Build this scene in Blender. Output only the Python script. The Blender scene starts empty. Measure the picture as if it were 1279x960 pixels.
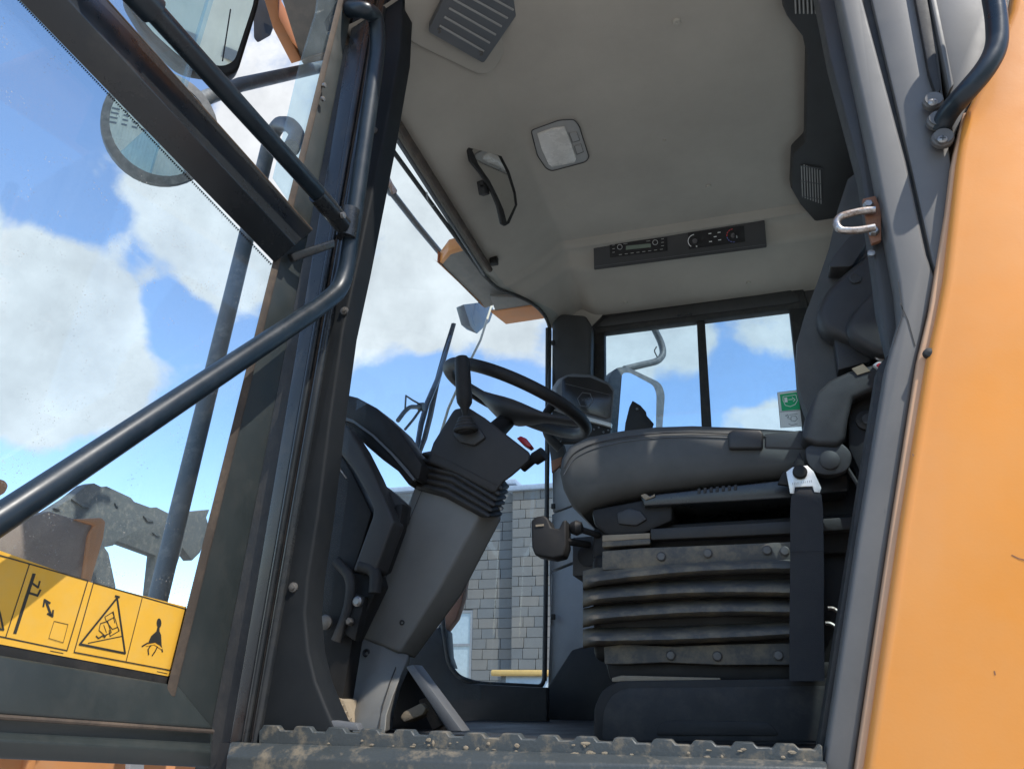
import bpy, bmesh, math, random
from mathutils import Vector, Matrix
random.seed(7)
V = Vector
S = bpy.context.scene
COL = S.collection

# ------------------------------------------------------------------ camera
F, CX, CY = 925.0, 639.5, 480.0
def ray_cam(px, py): return V(((px-CX)/F, -(py-CY)/F, -1.0))
Yc = ray_cam(940, 868).normalized()
Xc = -ray_cam(-2550, 835); Xc = (Xc - Yc*Xc.dot(Yc)).normalized()
Zc = Xc.cross(Yc)
ROT = Matrix((Xc, Yc, Zc))                 # camera -> world
EYE = V((0, -1.15, 0.07))
cam_d = bpy.data.cameras.new('camera'); cam = bpy.data.objects.new('camera', cam_d); COL.objects.link(cam)
cam_d.sensor_fit = 'HORIZONTAL'; cam_d.sensor_width = 36.0; cam_d.lens = 36.0*F/1279.0
cam_d.clip_start = 0.02; cam_d.clip_end = 3000
cam.matrix_world = Matrix.Translation(EYE) @ ROT.to_4x4()
S.camera = cam

# ------------------------------------------------------------------ light
SUN = V((0.50, -0.32, 0.80)).normalized()
EXPOSURE = 1.1
sun_d = bpy.data.lights.new('sun', 'SUN'); sun = bpy.data.objects.new('sun', sun_d); COL.objects.link(sun)
sun_d.energy = 2.4; sun_d.angle = math.radians(0.5); sun_d.color = (1.0, 0.95, 0.87)
sun.rotation_euler = SUN.to_track_quat('Z', 'Y').to_euler()
S.view_settings.view_transform = 'Standard'; S.view_settings.look = 'None'
S.view_settings.exposure = EXPOSURE; S.view_settings.gamma = 1.0
S.render.engine = 'CYCLES'
S.cycles.max_bounces = 10; S.cycles.transparent_max_bounces = 24; S.cycles.diffuse_bounces = 5
S.cycles.glossy_bounces = 5; S.cycles.use_denoising = True
S.cycles.sample_clamp_indirect = 6.0
S.cycles.caustics_reflective = False; S.cycles.caustics_refractive = False

world = bpy.data.worlds.new('World'); S.world = world; world.use_nodes = True
wt = world.node_tree; wt.nodes.clear()
def wn(t, **k):
    n = wt.nodes.new(t)
    for a, b in k.items(): setattr(n, a, b)
    return n
def wl(a, b): wt.links.new(a, b)
sky = wn('ShaderNodeTexSky', sky_type='NISHITA'); sky.sun_disc = False
sky.sun_elevation = math.asin(SUN.z); sky.sun_rotation = math.atan2(SUN.x, SUN.y)
sky.air_density = 1.0; sky.dust_density = 0.35; sky.ozone_density = 1.7; sky.altitude = 800
tc = wn('ShaderNodeTexCoord')
def wmath(op, a, b=None, clamp=False):
    n = wn('ShaderNodeMath', operation=op); n.use_clamp = clamp
    for i, x in enumerate((a, b)):
        if x is None: continue
        if isinstance(x, (int, float)): n.inputs[i].default_value = x
        else: wl(x, n.inputs[i])
    return n.outputs[0]
# cloud banks: where the big cumulus masses stand in the sky (compass directions)
def banks(spots):
    total = None
    for px, py, deg, w in spots:
        d = (ROT @ ray_cam(px, py)).normalized()
        dp = wn('ShaderNodeVectorMath', operation='DOT_PRODUCT'); wl(tc.outputs['Generated'], dp.inputs[0]); dp.inputs[1].default_value = d
        mr = wn('ShaderNodeMapRange'); mr.interpolation_type = 'SMOOTHSTEP'
        mr.inputs['From Min'].default_value = math.cos(math.radians(deg)); mr.inputs['From Max'].default_value = 1
        mr.inputs['To Min'].default_value = 0; mr.inputs['To Max'].default_value = w
        wl(dp.outputs['Value'], mr.inputs['Value'])
        total = mr.outputs[0] if total is None else wmath('ADD', total, mr.outputs[0])
    return total
CLOUDS = [(40,390,9,.55),(110,430,9,.50),(30,480,8,.45),(120,510,5,.25),(10,320,5,.3),(0,200,4,.25),
          (150,185,5,.38),(190,235,6,.42),(260,280,7,.48),(300,330,6,.45),(330,230,7,.35),(350,130,8,.3),(170,580,6,-.25),
          (520,290,10,.50),(590,390,6,.38),(470,410,6,.36),(540,440,3,.12),(660,430,5,.22),(600,540,8,-.25),(500,200,6,.3),(560,340,2.5,-.25),(640,330,5,.3),
          (800,430,6,.40),(840,415,5,.3),(965,398,4,.45),(970,528,2.6,.55),(922,528,2.0,.45),(760,470,4,.3),(900,440,4,.12),
          (820,500,5,-.35),(930,465,4,-.2),(500,510,6,-.35),(560,530,6,-.3),(215,400,3.5,-.55),(190,340,3,-.25),(60,110,11,-.45),(150,70,8,-.3),(70,240,5,-.2),(120,300,4,-.35),(70,590,6,-.3),(180,470,0.1,0)]
bank = banks(CLOUDS)
n1 = wn('ShaderNodeTexNoise'); n1.noise_dimensions = '3D'; n1.inputs['Scale'].default_value = 6.5
n1.inputs['Detail'].default_value = 9; n1.inputs['Roughness'].default_value = .62; n1.inputs['Distortion'].default_value = .35
wl(tc.outputs['Generated'], n1.inputs['Vector'])
n2 = wn('ShaderNodeTexNoise'); n2.inputs['Scale'].default_value = 11.0; n2.inputs['Detail'].default_value = 7; n2.inputs['Roughness'].default_value = .6
wl(tc.outputs['Generated'], n2.inputs['Vector'])
nz = wmath('SUBTRACT', n1.outputs['Fac'], .5)
nz = wmath('MULTIPLY', nz, 1.5)
m = wmath('ADD', bank, nz)
mr = wn('ShaderNodeMapRange'); mr.interpolation_type = 'SMOOTHSTEP'
mr.inputs['From Min'].default_value = .12; mr.inputs['From Max'].default_value = .42; wl(m, mr.inputs['Value'])
cr = wn('ShaderNodeMapRange'); cr.inputs['From Min'].default_value = .3; cr.inputs['From Max'].default_value = .7
cr.inputs['To Min'].default_value = 2.55; cr.inputs['To Max'].default_value = 3.7; wl(n2.outputs['Fac'], cr.inputs['Value'])
cc = wn('ShaderNodeVectorMath', operation='SCALE'); cc.inputs[0].default_value = (.965, .985, 1.0); wl(cr.outputs[0], cc.inputs['Scale'])
tint = wn('ShaderNodeMix', data_type='RGBA', blend_type='MULTIPLY'); tint.inputs[0].default_value = 1.0
wl(sky.outputs[0], tint.inputs[6]); tint.inputs[7].default_value = (1.0, 1.0, 1.0, 1)
mix = wn('ShaderNodeMix', data_type='RGBA')
fac = wmath('MULTIPLY', mr.outputs[0], .93)
wl(fac, mix.inputs[0]); wl(tint.outputs[2], mix.inputs[6]); wl(cc.outputs[0], mix.inputs[7])
bg = wn('ShaderNodeBackground'); bg.inputs['Strength'].default_value = 0.15
wl(mix.outputs[2], bg.inputs['Color'])
wo = wn('ShaderNodeOutputWorld'); wl(bg.outputs[0], wo.inputs['Surface'])

# ------------------------------------------------------------------ where things stand
def at(px, py, X=None, Y=None, Z=None):
    r = ROT @ ray_cam(px, py)
    i, v = (0, X) if X is not None else (1, Y) if Y is not None else (2, Z)
    return EYE + r*((v-EYE[i])/r[i])
def plane_at(P, n):
    n = n.normalized()
    def f(px, py, off=0.0):
        r = ROT @ ray_cam(px, py)
        return EYE + r*(((P-EYE).dot(n)+off)/r.dot(n))
    return f

# ------------------------------------------------------------------ materials
def mat(name, col, rough=.5, metal=0.0, dust=0.0, dustcol=(.30,.24,.17), dscale=9.0, bump=.15, bscale=220.0, spec=.5,
        var=.12, coat=0.0, dthr=(.45,.75), flake=0.0):
    m = bpy.data.materials.new(name); m.use_nodes = True; t = m.node_tree; b = t.nodes['Principled BSDF']
    N = lambda k: t.nodes.new(k); L = t.links.new
    c = N('ShaderNodeTexCoord'); g = N('ShaderNodeNewGeometry')
    vec = g.outputs['Position']
    n = N('ShaderNodeTexNoise'); n.inputs['Scale'].default_value = dscale; n.inputs['Detail'].default_value = 8; n.inputs['Roughness'].default_value = .65
    L(vec, n.inputs['Vector'])
    f = N('ShaderNodeTexNoise'); f.inputs['Scale'].default_value = bscale; f.inputs['Detail'].default_value = 3
    L(vec, f.inputs['Vector'])
    # value variation
    hv = N('ShaderNodeMapRange'); hv.inputs['From Min'].default_value = .3; hv.inputs['From Max'].default_value = .7
    hv.inputs['To Min'].default_value = 1-var; hv.inputs['To Max'].default_value = 1+var; L(n.outputs['Fac'], hv.inputs['Value'])
    sc = N('ShaderNodeVectorMath'); sc.operation = 'SCALE'; sc.inputs[0].default_value = col; L(hv.outputs[0], sc.inputs['Scale'])
    out = sc.outputs[0]
    rmix = N('ShaderNodeMapRange'); rmix.inputs['From Min'].default_value = .35; rmix.inputs['From Max'].default_value = .7
    rmix.inputs['To Min'].default_value = max(0.02, rough-.08); rmix.inputs['To Max'].default_value = min(1, rough+.12); L(n.outputs['Fac'], rmix.inputs['Value'])
    ro = rmix.outputs[0]
    if dust > 0:
        d = N('ShaderNodeTexNoise'); d.inputs['Scale'].default_value = dscale*2.3; d.inputs['Detail'].default_value = 10; d.inputs['Roughness'].default_value = .72
        L(vec, d.inputs['Vector'])
        mr = N('ShaderNodeMapRange'); mr.inputs['From Min'].default_value = dthr[0]; mr.inputs['From Max'].default_value = dthr[1]
        mr.inputs['To Max'].default_value = dust; L(d.outputs['Fac'], mr.inputs['Value'])
        mx = N('ShaderNodeMix'); mx.data_type = 'RGBA'; L(mr.outputs[0], mx.inputs[0]); L(out, mx.inputs[6]); mx.inputs[7].default_value = (*dustcol, 1)
        out = mx.outputs[2]
        rr = N('ShaderNodeMix'); rr.data_type = 'FLOAT'; L(mr.outputs[0], rr.inputs[0]); L(ro, rr.inputs[2]); rr.inputs[3].default_value = .9
        ro = rr.outputs[0]
    L(out, b.inputs['Base Color']); L(ro, b.inputs['Roughness'])
    b.inputs['Metallic'].default_value = metal; b.inputs['Specular IOR Level'].default_value = spec
    b.inputs['Coat Weight'].default_value = coat; b.inputs['Coat Roughness'].default_value = .12
    if bump:
        bp = N('ShaderNodeBump'); bp.inputs['Strength'].default_value = bump; bp.inputs['Distance'].default_value = .001
        L(f.outputs['Fac'], bp.inputs['Height']); L(bp.outputs[0], b.inputs['Normal'])
    return m
def glass(name, tint, haze=.04, hazecol=(.75,.8,.82), specks=0.0, refl=1.0):
    m = bpy.data.materials.new(name); m.use_nodes = True; t = m.node_tree; t.nodes.clear()
    N = lambda k: t.nodes.new(k); L = t.links.new
    tr = N('ShaderNodeBsdfTransparent'); tr.inputs[0].default_value = (*tint, 1)
    gl = N('ShaderNodeBsdfGlossy'); gl.inputs['Roughness'].default_value = .01; gl.inputs[0].default_value = (1, 1, 1, 1)
    df = N('ShaderNodeBsdfDiffuse'); df.inputs[0].default_value = (*hazecol, 1)
    lw = N('ShaderNodeLayerWeight'); lw.inputs['Blend'].default_value = .5
    pw = N('ShaderNodeMath'); pw.operation = 'POWER'; L(lw.outputs['Facing'], pw.inputs[0]); pw.inputs[1].default_value = 5
    fr = N('ShaderNodeMath'); fr.operation = 'MULTIPLY_ADD'; L(pw.outputs[0], fr.inputs[0]); fr.inputs[1].default_value = .30*refl; fr.inputs[2].default_value = .025*refl
    m1 = N('ShaderNodeMixShader'); L(fr.outputs[0], m1.inputs[0]); L(tr.outputs[0], m1.inputs[1]); L(gl.outputs[0], m1.inputs[2])
    g = N('ShaderNodeNewGeometry')
    n = N('ShaderNodeTexNoise'); n.inputs['Scale'].default_value = 7; n.inputs['Detail'].default_value = 9; n.inputs['Roughness'].default_value = .7; L(g.outputs['Position'], n.inputs['Vector'])
    mr = N('ShaderNodeMapRange'); mr.inputs['From Min'].default_value = .35; mr.inputs['From Max'].default_value = .75
    mr.inputs['To Min'].default_value = haze*.5; mr.inputs['To Max'].default_value = haze*2; L(n.outputs['Fac'], mr.inputs['Value'])
    fac = mr.outputs[0]
    if specks:
        v = N('ShaderNodeTexVoronoi'); v.inputs['Scale'].default_value = 190; L(g.outputs['Position'], v.inputs['Vector'])
        lt = N('ShaderNodeMath'); lt.operation = 'LESS_THAN'; L(v.outputs['Distance'], lt.inputs[0]); lt.inputs[1].default_value = .17
        pk = N('ShaderNodeTexNoise'); pk.inputs['Scale'].default_value = 26; pk.inputs['Detail'].default_value = 4; L(g.outputs['Position'], pk.inputs['Vector'])
        gt = N('ShaderNodeMapRange'); gt.inputs['From Min'].default_value = .52; gt.inputs['From Max'].default_value = .72; gt.inputs['To Max'].default_value = specks; L(pk.outputs['Fac'], gt.inputs['Value'])
        mu = N('ShaderNodeMath'); mu.operation = 'MULTIPLY'; L(lt.outputs[0], mu.inputs[0]); L(gt.outputs[0], mu.inputs[1])
        ad = N('ShaderNodeMath'); ad.operation = 'ADD'; ad.use_clamp = True; L(fac, ad.inputs[0]); L(mu.outputs[0], ad.inputs[1]); fac = ad.outputs[0]
    m2 = N('ShaderNodeMixShader'); L(fac, m2.inputs[0]); L(m1.outputs[0], m2.inputs[1]); L(df.outputs[0], m2.inputs[2])
    o = N('ShaderNodeOutputMaterial'); L(m2.outputs[0], o.inputs[0])
    return m
def mirror_mat(name, col=(.82,.86,.86), rough=.015, dust=.06):
    m = bpy.data.materials.new(name); m.use_nodes = True; t = m.node_tree; b = t.nodes['Principled BSDF']
    b.inputs['Base Color'].default_value = (*col, 1); b.inputs['Metallic'].default_value = 1; b.inputs['Roughness'].default_value = rough
    return m

M = {}
M['black_steel'] = mat('black painted steel', (.018,.021,.024), .28, dust=.22, dustcol=(.16,.14,.11), dscale=5, bump=.05, spec=.5, dthr=(.5,.8))
M['rail_paint']  = mat('glossy black tube paint', (.010,.018,.026), .34, bump=.03, spec=.42, var=.2, dust=.10, dustcol=(.2,.2,.2), dthr=(.5,.8))
M['pillar_grey'] = mat('dark grey cab paint', (.108,.105,.101), .52, dust=.35, dustcol=(.17,.165,.16), dscale=4, bump=.05, dthr=(.4,.8))
M['door_grey']   = mat('dusty grey green door paint', (.026,.033,.033), .45, dust=.3, dustcol=(.07,.065,.055), dscale=6, bump=.1, dthr=(.45,.75))
M['sill']        = mat('scuffed sill paint', (.045,.053,.055), .5, dust=.75, dustcol=(.20,.165,.115), dscale=11, bump=.5, dthr=(.50,.64))
M['rubber']      = mat('black rubber seal', (.014,.014,.014), .65, dust=.3, dustcol=(.12,.10,.08), bump=.2)
M['brown_rubber']= mat('dusty brown rubber', (.060,.046,.036), .75, dust=.6, dustcol=(.18,.13,.09), bump=.3)
M['plastic']     = mat('dark grey moulded plastic', (.034,.033,.0325), .55, dust=.3, dustcol=(.075,.072,.068), dscale=6, bump=.3, bscale=900, dthr=(.4,.8))
M['plastic_lt']  = mat('mid grey moulded plastic', (.10,.105,.112), .52, dust=.3, dustcol=(.17,.165,.16), dscale=5, bump=.25, bscale=900)
M['plastic_dust']= mat('dusty column plastic', (.175,.17,.155), .62, dust=.5, dustcol=(.21,.20,.18), dscale=7, bump=.45, bscale=700, dthr=(.4,.75))
M['deep_black']  = mat('black plastic', (.016,.015,.0145), .55, spec=.28, dust=.25, dustcol=(.06,.055,.05), bump=.2, bscale=600)
M['trim_black'] = mat('black pillar trim', (.010,.012,.014), .6, spec=.2, dust=.3, dustcol=(.03,.031,.031), dscale=5, bump=.25, bscale=800, dthr=(.4,.8))
M['pod'] = mat('brown black switch pod plastic', (.036,.034,.033), .6, dust=.3, dustcol=(.08,.073,.066), dscale=7, bump=.3, bscale=900, spec=.35)
M['cover_skylit'] = mat('corner plastic with sky light in colour', (.27,.285,.30), .5, dust=.2, dustcol=(.3,.29,.27), dscale=5, bump=.2, bscale=800)  # trim plastic made paler; sky light from the windshield is in the colour
M['gaiter']      = mat('black ribbed rubber', (.020,.019,.018), .6, dust=.5, dustcol=(.08,.065,.05), bump=.2, dscale=5, dthr=(.45,.75))
M['bellows']     = mat('dusty suspension bellows', (.088,.085,.078), .7, spec=.3, dust=.65, dustcol=(.33,.26,.165), dscale=6, bump=.3, dthr=(.45,.70))
M['headliner']   = mat('beige headliner', (.415,.378,.322), .85, bump=.6, bscale=380, var=.08, dscale=3, spec=.2, dust=.25, dustcol=(.33,.30,.26), dthr=(.45,.8))
M['liner_lt']    = mat('cream moulded trim', (.42,.39,.33), .7, bump=.2, var=.05, dscale=4, spec=.3)
M['vinyl']       = mat('grey seat vinyl', (.074,.075,.072), .64, spec=.35, dust=.3, dustcol=(.17,.165,.155), dscale=5, bump=.35, bscale=650, var=.08, dthr=(.4,.8))
M['vinyl_dk']    = mat('dark seat plastic', (.027,.026,.026), .5, dust=.25, dustcol=(.1,.1,.095), dscale=6, bump=.4, bscale=800)
M['orange']      = mat('orange loader paint', (.77,.285,.042), .33, dust=.30, dustcol=(.62,.36,.16), dscale=1.6, bump=.10, bscale=260, var=.07, coat=.22, dthr=(.35,.8))
M['orange_dusty']= mat('dusty orange paint', (.62,.25,.09), .55, dust=.5, dustcol=(.46,.30,.20), dscale=4, bump=.1)
M['orange_edge'] = mat('chalky orange seam', (.56,.33,.19), .65, dust=.4, dustcol=(.45,.34,.26), dscale=6, bump=.1)
M['tan_dusty']   = mat('dust covered panel', (.33,.24,.19), .8, dust=.6, dustcol=(.42,.33,.25), dscale=12, bump=.6, bscale=300)
M['under_grey']  = mat('weathered grey underside', (.22,.215,.20), .8, dust=.7, dustcol=(.33,.30,.26), dscale=14, bump=.5, bscale=200)
M['dirty_steel'] = mat('dirt spattered grey steel', (.12,.125,.12), .7, dust=.85, dustcol=(.26,.24,.20), dscale=22, bump=.8, bscale=160, dthr=(.5,.7))
M['tube_grey']   = mat('weathered grey tube', (.095,.11,.12), .45, dust=.6, dustcol=(.30,.29,.27), dscale=14, bump=.2, dthr=(.5,.7))
M['chrome']      = mat('worn chrome', (.46,.43,.40), .36, metal=1, dust=.8, dustcol=(.20,.115,.07), dscale=26, bump=.2, dthr=(.42,.62))
M['bolt']        = mat('dull bolt steel', (.30,.29,.28), .42, metal=.8, dust=.4, dustcol=(.2,.17,.13), dscale=40, bump=.1)
M['dark_bolt']   = mat('dusty dark bolt', (.10,.095,.09), .5, metal=.3, dust=.5, dustcol=(.18,.15,.11), dscale=30, bump=.1)
M['rust']        = mat('rusty plate', (.22,.10,.055), .7, dust=.5, dustcol=(.12,.05,.03), dscale=60, bump=.4)
M['belt']        = mat('black webbing', (.022,.022,.024), .75, dust=.3, dustcol=(.06,.057,.052), bump=.5, bscale=900, dscale=5)
M['anchor']      = mat('bright zinc plate', (.78,.78,.76), .38, metal=.35, dust=.2, dustcol=(.4,.38,.35), dscale=20, bump=.05)
M['yellow']      = mat('yellow warning decal', (.78,.43,.05), .45, dust=.3, dustcol=(.62,.46,.18), dscale=10, bump=.05, var=.06)
M['ink']         = mat('black print', (.03,.03,.025), .5, bump=0)
M['white']       = mat('white print', (.80,.80,.78), .5, bump=0, var=.03)
M['green']       = mat('green decal', (.0,.42,.15), .45, bump=0, var=.03)
M['red']         = mat('red plastic', (.50,.02,.025), .35, bump=.05)
M['lens']        = mat('frosted lamp lens', (.70,.66,.60), .25, bump=.3, bscale=120, spec=.7, var=.1, dscale=30)
M['lamp_grey']   = mat('grey lamp plastic', (.34,.33,.31), .5, bump=.1, var=.05)
M['screen']      = mat('switched off screen', (.020,.020,.021), .16, bump=0, spec=.5)
M['screen_mark'] = mat('faint grey print', (.11,.11,.11), .4, bump=0)
M['silver']      = mat('silver keypad bezel', (.55,.55,.53), .4, metal=.3, bump=.05)
M['lcd']         = mat('green grey display', (.10,.145,.10), .25, bump=0)
M['rod']         = mat('cream plastic rod', (.60,.55,.42), .5, bump=.1)
M['lamp_blue']   = mat('dark lamp housing', (.055,.075,.105), .3, bump=.1, dust=.2)
M['mirror_shell']= mat('grey mirror shell', (.075,.08,.083), .5, dust=.5, dustcol=(.33,.33,.31), dscale=20, bump=.1)
M['mirror']      = mirror_mat('mirror face')
M['mirror_dark'] = mirror_mat('cabin mirror face', (.62,.62,.60), .06)
M['door_glass']  = glass('door safety glass', (.88,.94,.97), .025, specks=.75, hazecol=(.5,.47,.42))
M['side_glass']  = glass('sliding side glass', (.80,.90,.95), .05)
M['wind_glass']  = glass('windshield glass', (.84,.92,.95), .035, specks=.3)
M['house_glass'] = mat('sky reflecting window', (.30,.36,.40), .05, bump=0, spec=1.0)
M['dirt']        = mat('dried mud', (.27,.22,.155), .95, dust=.5, dustcol=(.28,.21,.14), dscale=50, bump=.9, bscale=400)
M['yellow_cab']  = mat('yellow cab roof paint', (.50,.32,.10), .45, bump=.05)

# ------------------------------------------------------------------ mesh helpers
def fillet(pts, r, n=5, closed=False):
    out = []; N = len(pts)
    for i, p in enumerate(pts):
        if not closed and i in (0, N-1): out.append(p.copy()); continue
        a, b = pts[(i-1) % N], pts[(i+1) % N]
        rr = r[i] if isinstance(r, (list, tuple)) else r
        if rr <= 0: out.append(p.copy()); continue
        la, lb = (a-p).length, (b-p).length
        d = min(rr, la*.48, lb*.48)
        s, e = p+(a-p)*(d/la), p+(b-p)*(d/lb)
        for k in range(n+1):
            t = k/n; out.append(s*(1-t)**2 + p*2*t*(1-t) + e*t*t)
    return out
class MB:
    def __init__(s): s.bm = bmesh.new(); s.mi = 0
    def _bev(s, geom_faces, b, seg):
        if b <= 0: return
        es = {e for f in geom_faces for e in f.edges}
        es = [e for e in es if e.is_manifold and e.calc_face_angle(0) > math.radians(28)]
        if es:
            r = bmesh.ops.bevel(s.bm, geom=es, offset=b, segments=seg, affect='EDGES', clamp_overlap=True, profile=.5)
            for f in r['faces']: f.material_index = s.mi
    def _new(s, fs):
        for f in fs: f.material_index = s.mi
        bmesh.ops.recalc_face_normals(s.bm, faces=fs)
        return fs
    def loft(s, rings, bevel=0, seg=2, cap=True, closed=True):
        R = [[s.bm.verts.new(p) for p in r] for r in rings]; fs = []
        n = len(R[0])
        for a, b in zip(R, R[1:]):
            for i in range(n if closed else n-1):
                j = (i+1) % n
                try: fs.append(s.bm.faces.new((a[i], a[j], b[j], b[i])))
                except ValueError: pass
        if cap:
            for r in (R[0], R[-1]):
                fs.append(s.bm.faces.new(r))
        s._new(fs); s._bev(fs, bevel, seg); return s
    def prism(s, pts, vec, bevel=0, seg=2):
        pts = [V(p) for p in pts]; vec = V(vec)
        return s.loft([pts, [p+vec for p in pts]], bevel, seg)
    def poly(s, pts):
        f = s.bm.faces.new([s.bm.verts.new(p) for p in pts]); f.material_index = s.mi; return s
    def box(s, c, size, rot=None, bevel=0, seg=2):
        c = V(c); h = V(size)*.5; R = rot or Matrix.Identity(3)
        q = lambda x, y, z: c + R @ V((x*h.x, y*h.y, z*h.z))
        return s.loft([[q(-1,-1,k), q(1,-1,k), q(1,1,k), q(-1,1,k)] for k in (-1, 1)], bevel, seg)
    def tube(s, pts, r, n=14, bend=0, caps=True, bn=6):
        pts = [V(p) for p in pts]
        if bend: pts = fillet(pts, bend, bn)
        rs = r if isinstance(r, (list, tuple)) else [r]*len(pts)
        if len(rs) != len(pts): rs = [rs[0]+(rs[-1]-rs[0])*i/(len(pts)-1) for i in range(len(pts))]
        rings = []; u = None
        for i, p in enumerate(pts):
            a = pts[max(i-1, 0)]; b = pts[min(i+1, len(pts)-1)]
            t = (b-a).normalized()
            if u is None: u = t.orthogonal().normalized()
            u = (u - t*u.dot(t)).normalized(); w = t.cross(u)
            rings.append([p + (u*math.cos(2*math.pi*k/n)+w*math.sin(2*math.pi*k/n))*rs[i] for k in range(n)])
        return s.loft(rings, cap=caps)
    def cyl(s, a, b, r, n=16, bevel=0): 
        return s.tube([a, b], r, n)
    def lathe(s, prof, o, axis, n=20):      # prof: (radius, height)
        o = V(o); ax = V(axis).normalized(); u = ax.orthogonal().normalized(); w = ax.cross(u)
        return s.loft([[o+ax*h+(u*math.cos(2*math.pi*k/n)+w*math.sin(2*math.pi*k/n))*max(r, 1e-4) for k in range(n)] for r, h in prof])
    def torus(s, c, axis, R, r, n=56, m=14, a0=0, a1=2*math.pi):
        c = V(c); ax = V(axis).normalized(); u = ax.orthogonal().normalized(); w = ax.cross(u); rings = []
        full = abs(a1-a0-2*math.pi) < 1e-6
        for i in range(n+1):
            t = a0+(a1-a0)*i/n; d = u*math.cos(t)+w*math.sin(t)
            rings.append([c+d*(R+r*math.cos(2*math.pi*k/m))+ax*r*math.sin(2*math.pi*k/m) for k in range(m)])
        s.loft(rings, cap=not full)
        if full: bmesh.ops.remove_doubles(s.bm, verts=s.bm.verts[:], dist=1e-5)
        return s
    def grid(s, fn, nu, nv, thick=None):
        P = [[s.bm.verts.new(fn(i/nu, j/nv)) for j in range(nv+1)] for i in range(nu+1)]; fs = []
        for i in range(nu):
            for j in range(nv): fs.append(s.bm.faces.new((P[i][j], P[i+1][j], P[i+1][j+1], P[i][j+1])))
        s._new(fs)
        if thick:
            g = bmesh.ops.solidify(s.bm, geom=fs, thickness=thick)
        return s
    def strokes(s, pts, w, nrm, lift=0.0):
        nrm = V(nrm).normalized()
        for i, (a, b) in enumerate(zip(pts, pts[1:])):
            a, b = V(a), V(b); d = (b-a)
            if d.length < 1e-6: continue
            d.normalize(); sd = d.cross(nrm).normalized()*w*.5; e = d*w*.35
            o = nrm*(lift+.00012*(i % 3))
            s.poly([a-e-sd+o, b+e-sd+o, b+e+sd+o, a-e+sd+o])
        return s
    def build(s, name, mats, parent=None, smooth=38, kind=None):
        me = bpy.data.meshes.new(name)
        vs = [v.co for v in s.bm.verts]
        lo = V([min(v[i] for v in vs) for i in range(3)]); hi = V([max(v[i] for v in vs) for i in range(3)])
        c = (lo+hi)/2
        if parent is None: c.z = lo.z
        bmesh.ops.translate(s.bm, verts=s.bm.verts[:], vec=-c)
        for f in s.bm.faces: f.smooth = True
        s.bm.to_mesh(me); s.bm.free()
        if smooth: me.set_sharp_from_angle(angle=math.radians(smooth))
        for m_ in (mats if isinstance(mats, (list, tuple)) else [mats]): me.materials.append(M[m_] if isinstance(m_, str) else m_)
        o = bpy.data.objects.new(name, me); COL.objects.link(o)
        return place(o, c, parent, kind)
WORLD = {}
def place(o, c, parent=None, kind=None):
    c = V(c)
    o.location = c - (WORLD[parent.name] if parent else V((0,0,0)))
    if parent: o.parent = parent
    WORLD[o.name] = c
    if kind: o['kind'] = kind
    return o
def thing(name, label, cat, loc=(0,0,0), group=None):
    o = bpy.data.objects.new(name, None); COL.objects.link(o); o.empty_display_size = .1
    place(o, loc); return tag(o, label, cat, group)
def tag(o, label, cat, group=None):
    o['label'] = label; o['category'] = cat
    if group: o['group'] = group
    return o
def twin(o, vec, parent):                    # a copy of a part shifted by vec
    c = o.copy(); COL.objects.link(c); place(c, WORLD[o.name]+V(vec), parent); return c
def put(o, where, parent):                   # a copy of a part centred at a place
    c = o.copy(); COL.objects.link(c); place(c, where, parent); return c
def P(pts, **k): return [at(x, y, **k) for x, y in pts]
def lerp(a, b, t): return a+(b-a)*t
YV = V((0,1,0)); XV = V((1,0,0)); ZV = V((0,0,1))
# ------------------------------------------------------------------ ground, far things
GZ = -1.62
b = MB(); b.poly([V((-900,-900,GZ)), V((900,-900,GZ)), V((900,900,GZ)), V((-900,900,GZ))])
M['ground'] = mat('dusty concrete yard', (.40,.37,.33), .9, dust=.5, dustcol=(.46,.42,.36), dscale=.8, bump=.4, bscale=30)
b.build('ground', 'ground', kind='structure')

# ------------------------------------------------------------------ the wheel loader: cab shell
L = thing('wheel_loader', 'orange wheel loader seen through its open cab door, black pillars and beige cab ceiling', 'wheel loader', (-.2,.65,GZ))
W = 1.64                                            # inner face of the far side wall
# floor and side walls
MB().box((-.2,.83,-.035),(1.3,1.64,.05)).build('floor', 'deep_black', L)
MB().box((-.1,W+.05,.30),(1.2,.05,.66),bevel=.01).build('side_wall', 'plastic', L)
# roof; door visor and rear overrun are added, unseen, to keep sun out
b = MB(); b.box((.10,.80,1.81),(2.04,1.74,.06),bevel=.02); b.box((-.24,-.17,1.80),(1.32,.22,.05),bevel=.015); b.build('roof', 'orange', L)
# ---- headliner: one moulded sheet
def sstep(a, b_, x):
    t = max(0, min(1, (x-a)/(b_-a))); return t*t*(3-2*t)
def liner_z(x, y):
    z = 1.70
    q = max(0, min(1, (-.528-x)/.272)); z -= .1425*(1-(1-q)**1.55)
    if y > 1.24:
        a = sstep(1.252, 1.276, y)*.026 + sstep(1.298, 1.372, y)*.057 + sstep(1.366, 1.655, y)*.068
        z -= a*(1-.45*sstep(-.455,-.57,x))
    return z - .034*sstep(1.36,1.68,y)*sstep(-.455,-.68,x)
def on_liner(px, py, drop=0.0):
    z = 1.7
    for _ in range(30):
        p = at(px, py, Z=z); z = z*.5 + .5*(liner_z(p.x, p.y)-drop)
    return at(px, py, Z=z)
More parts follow.
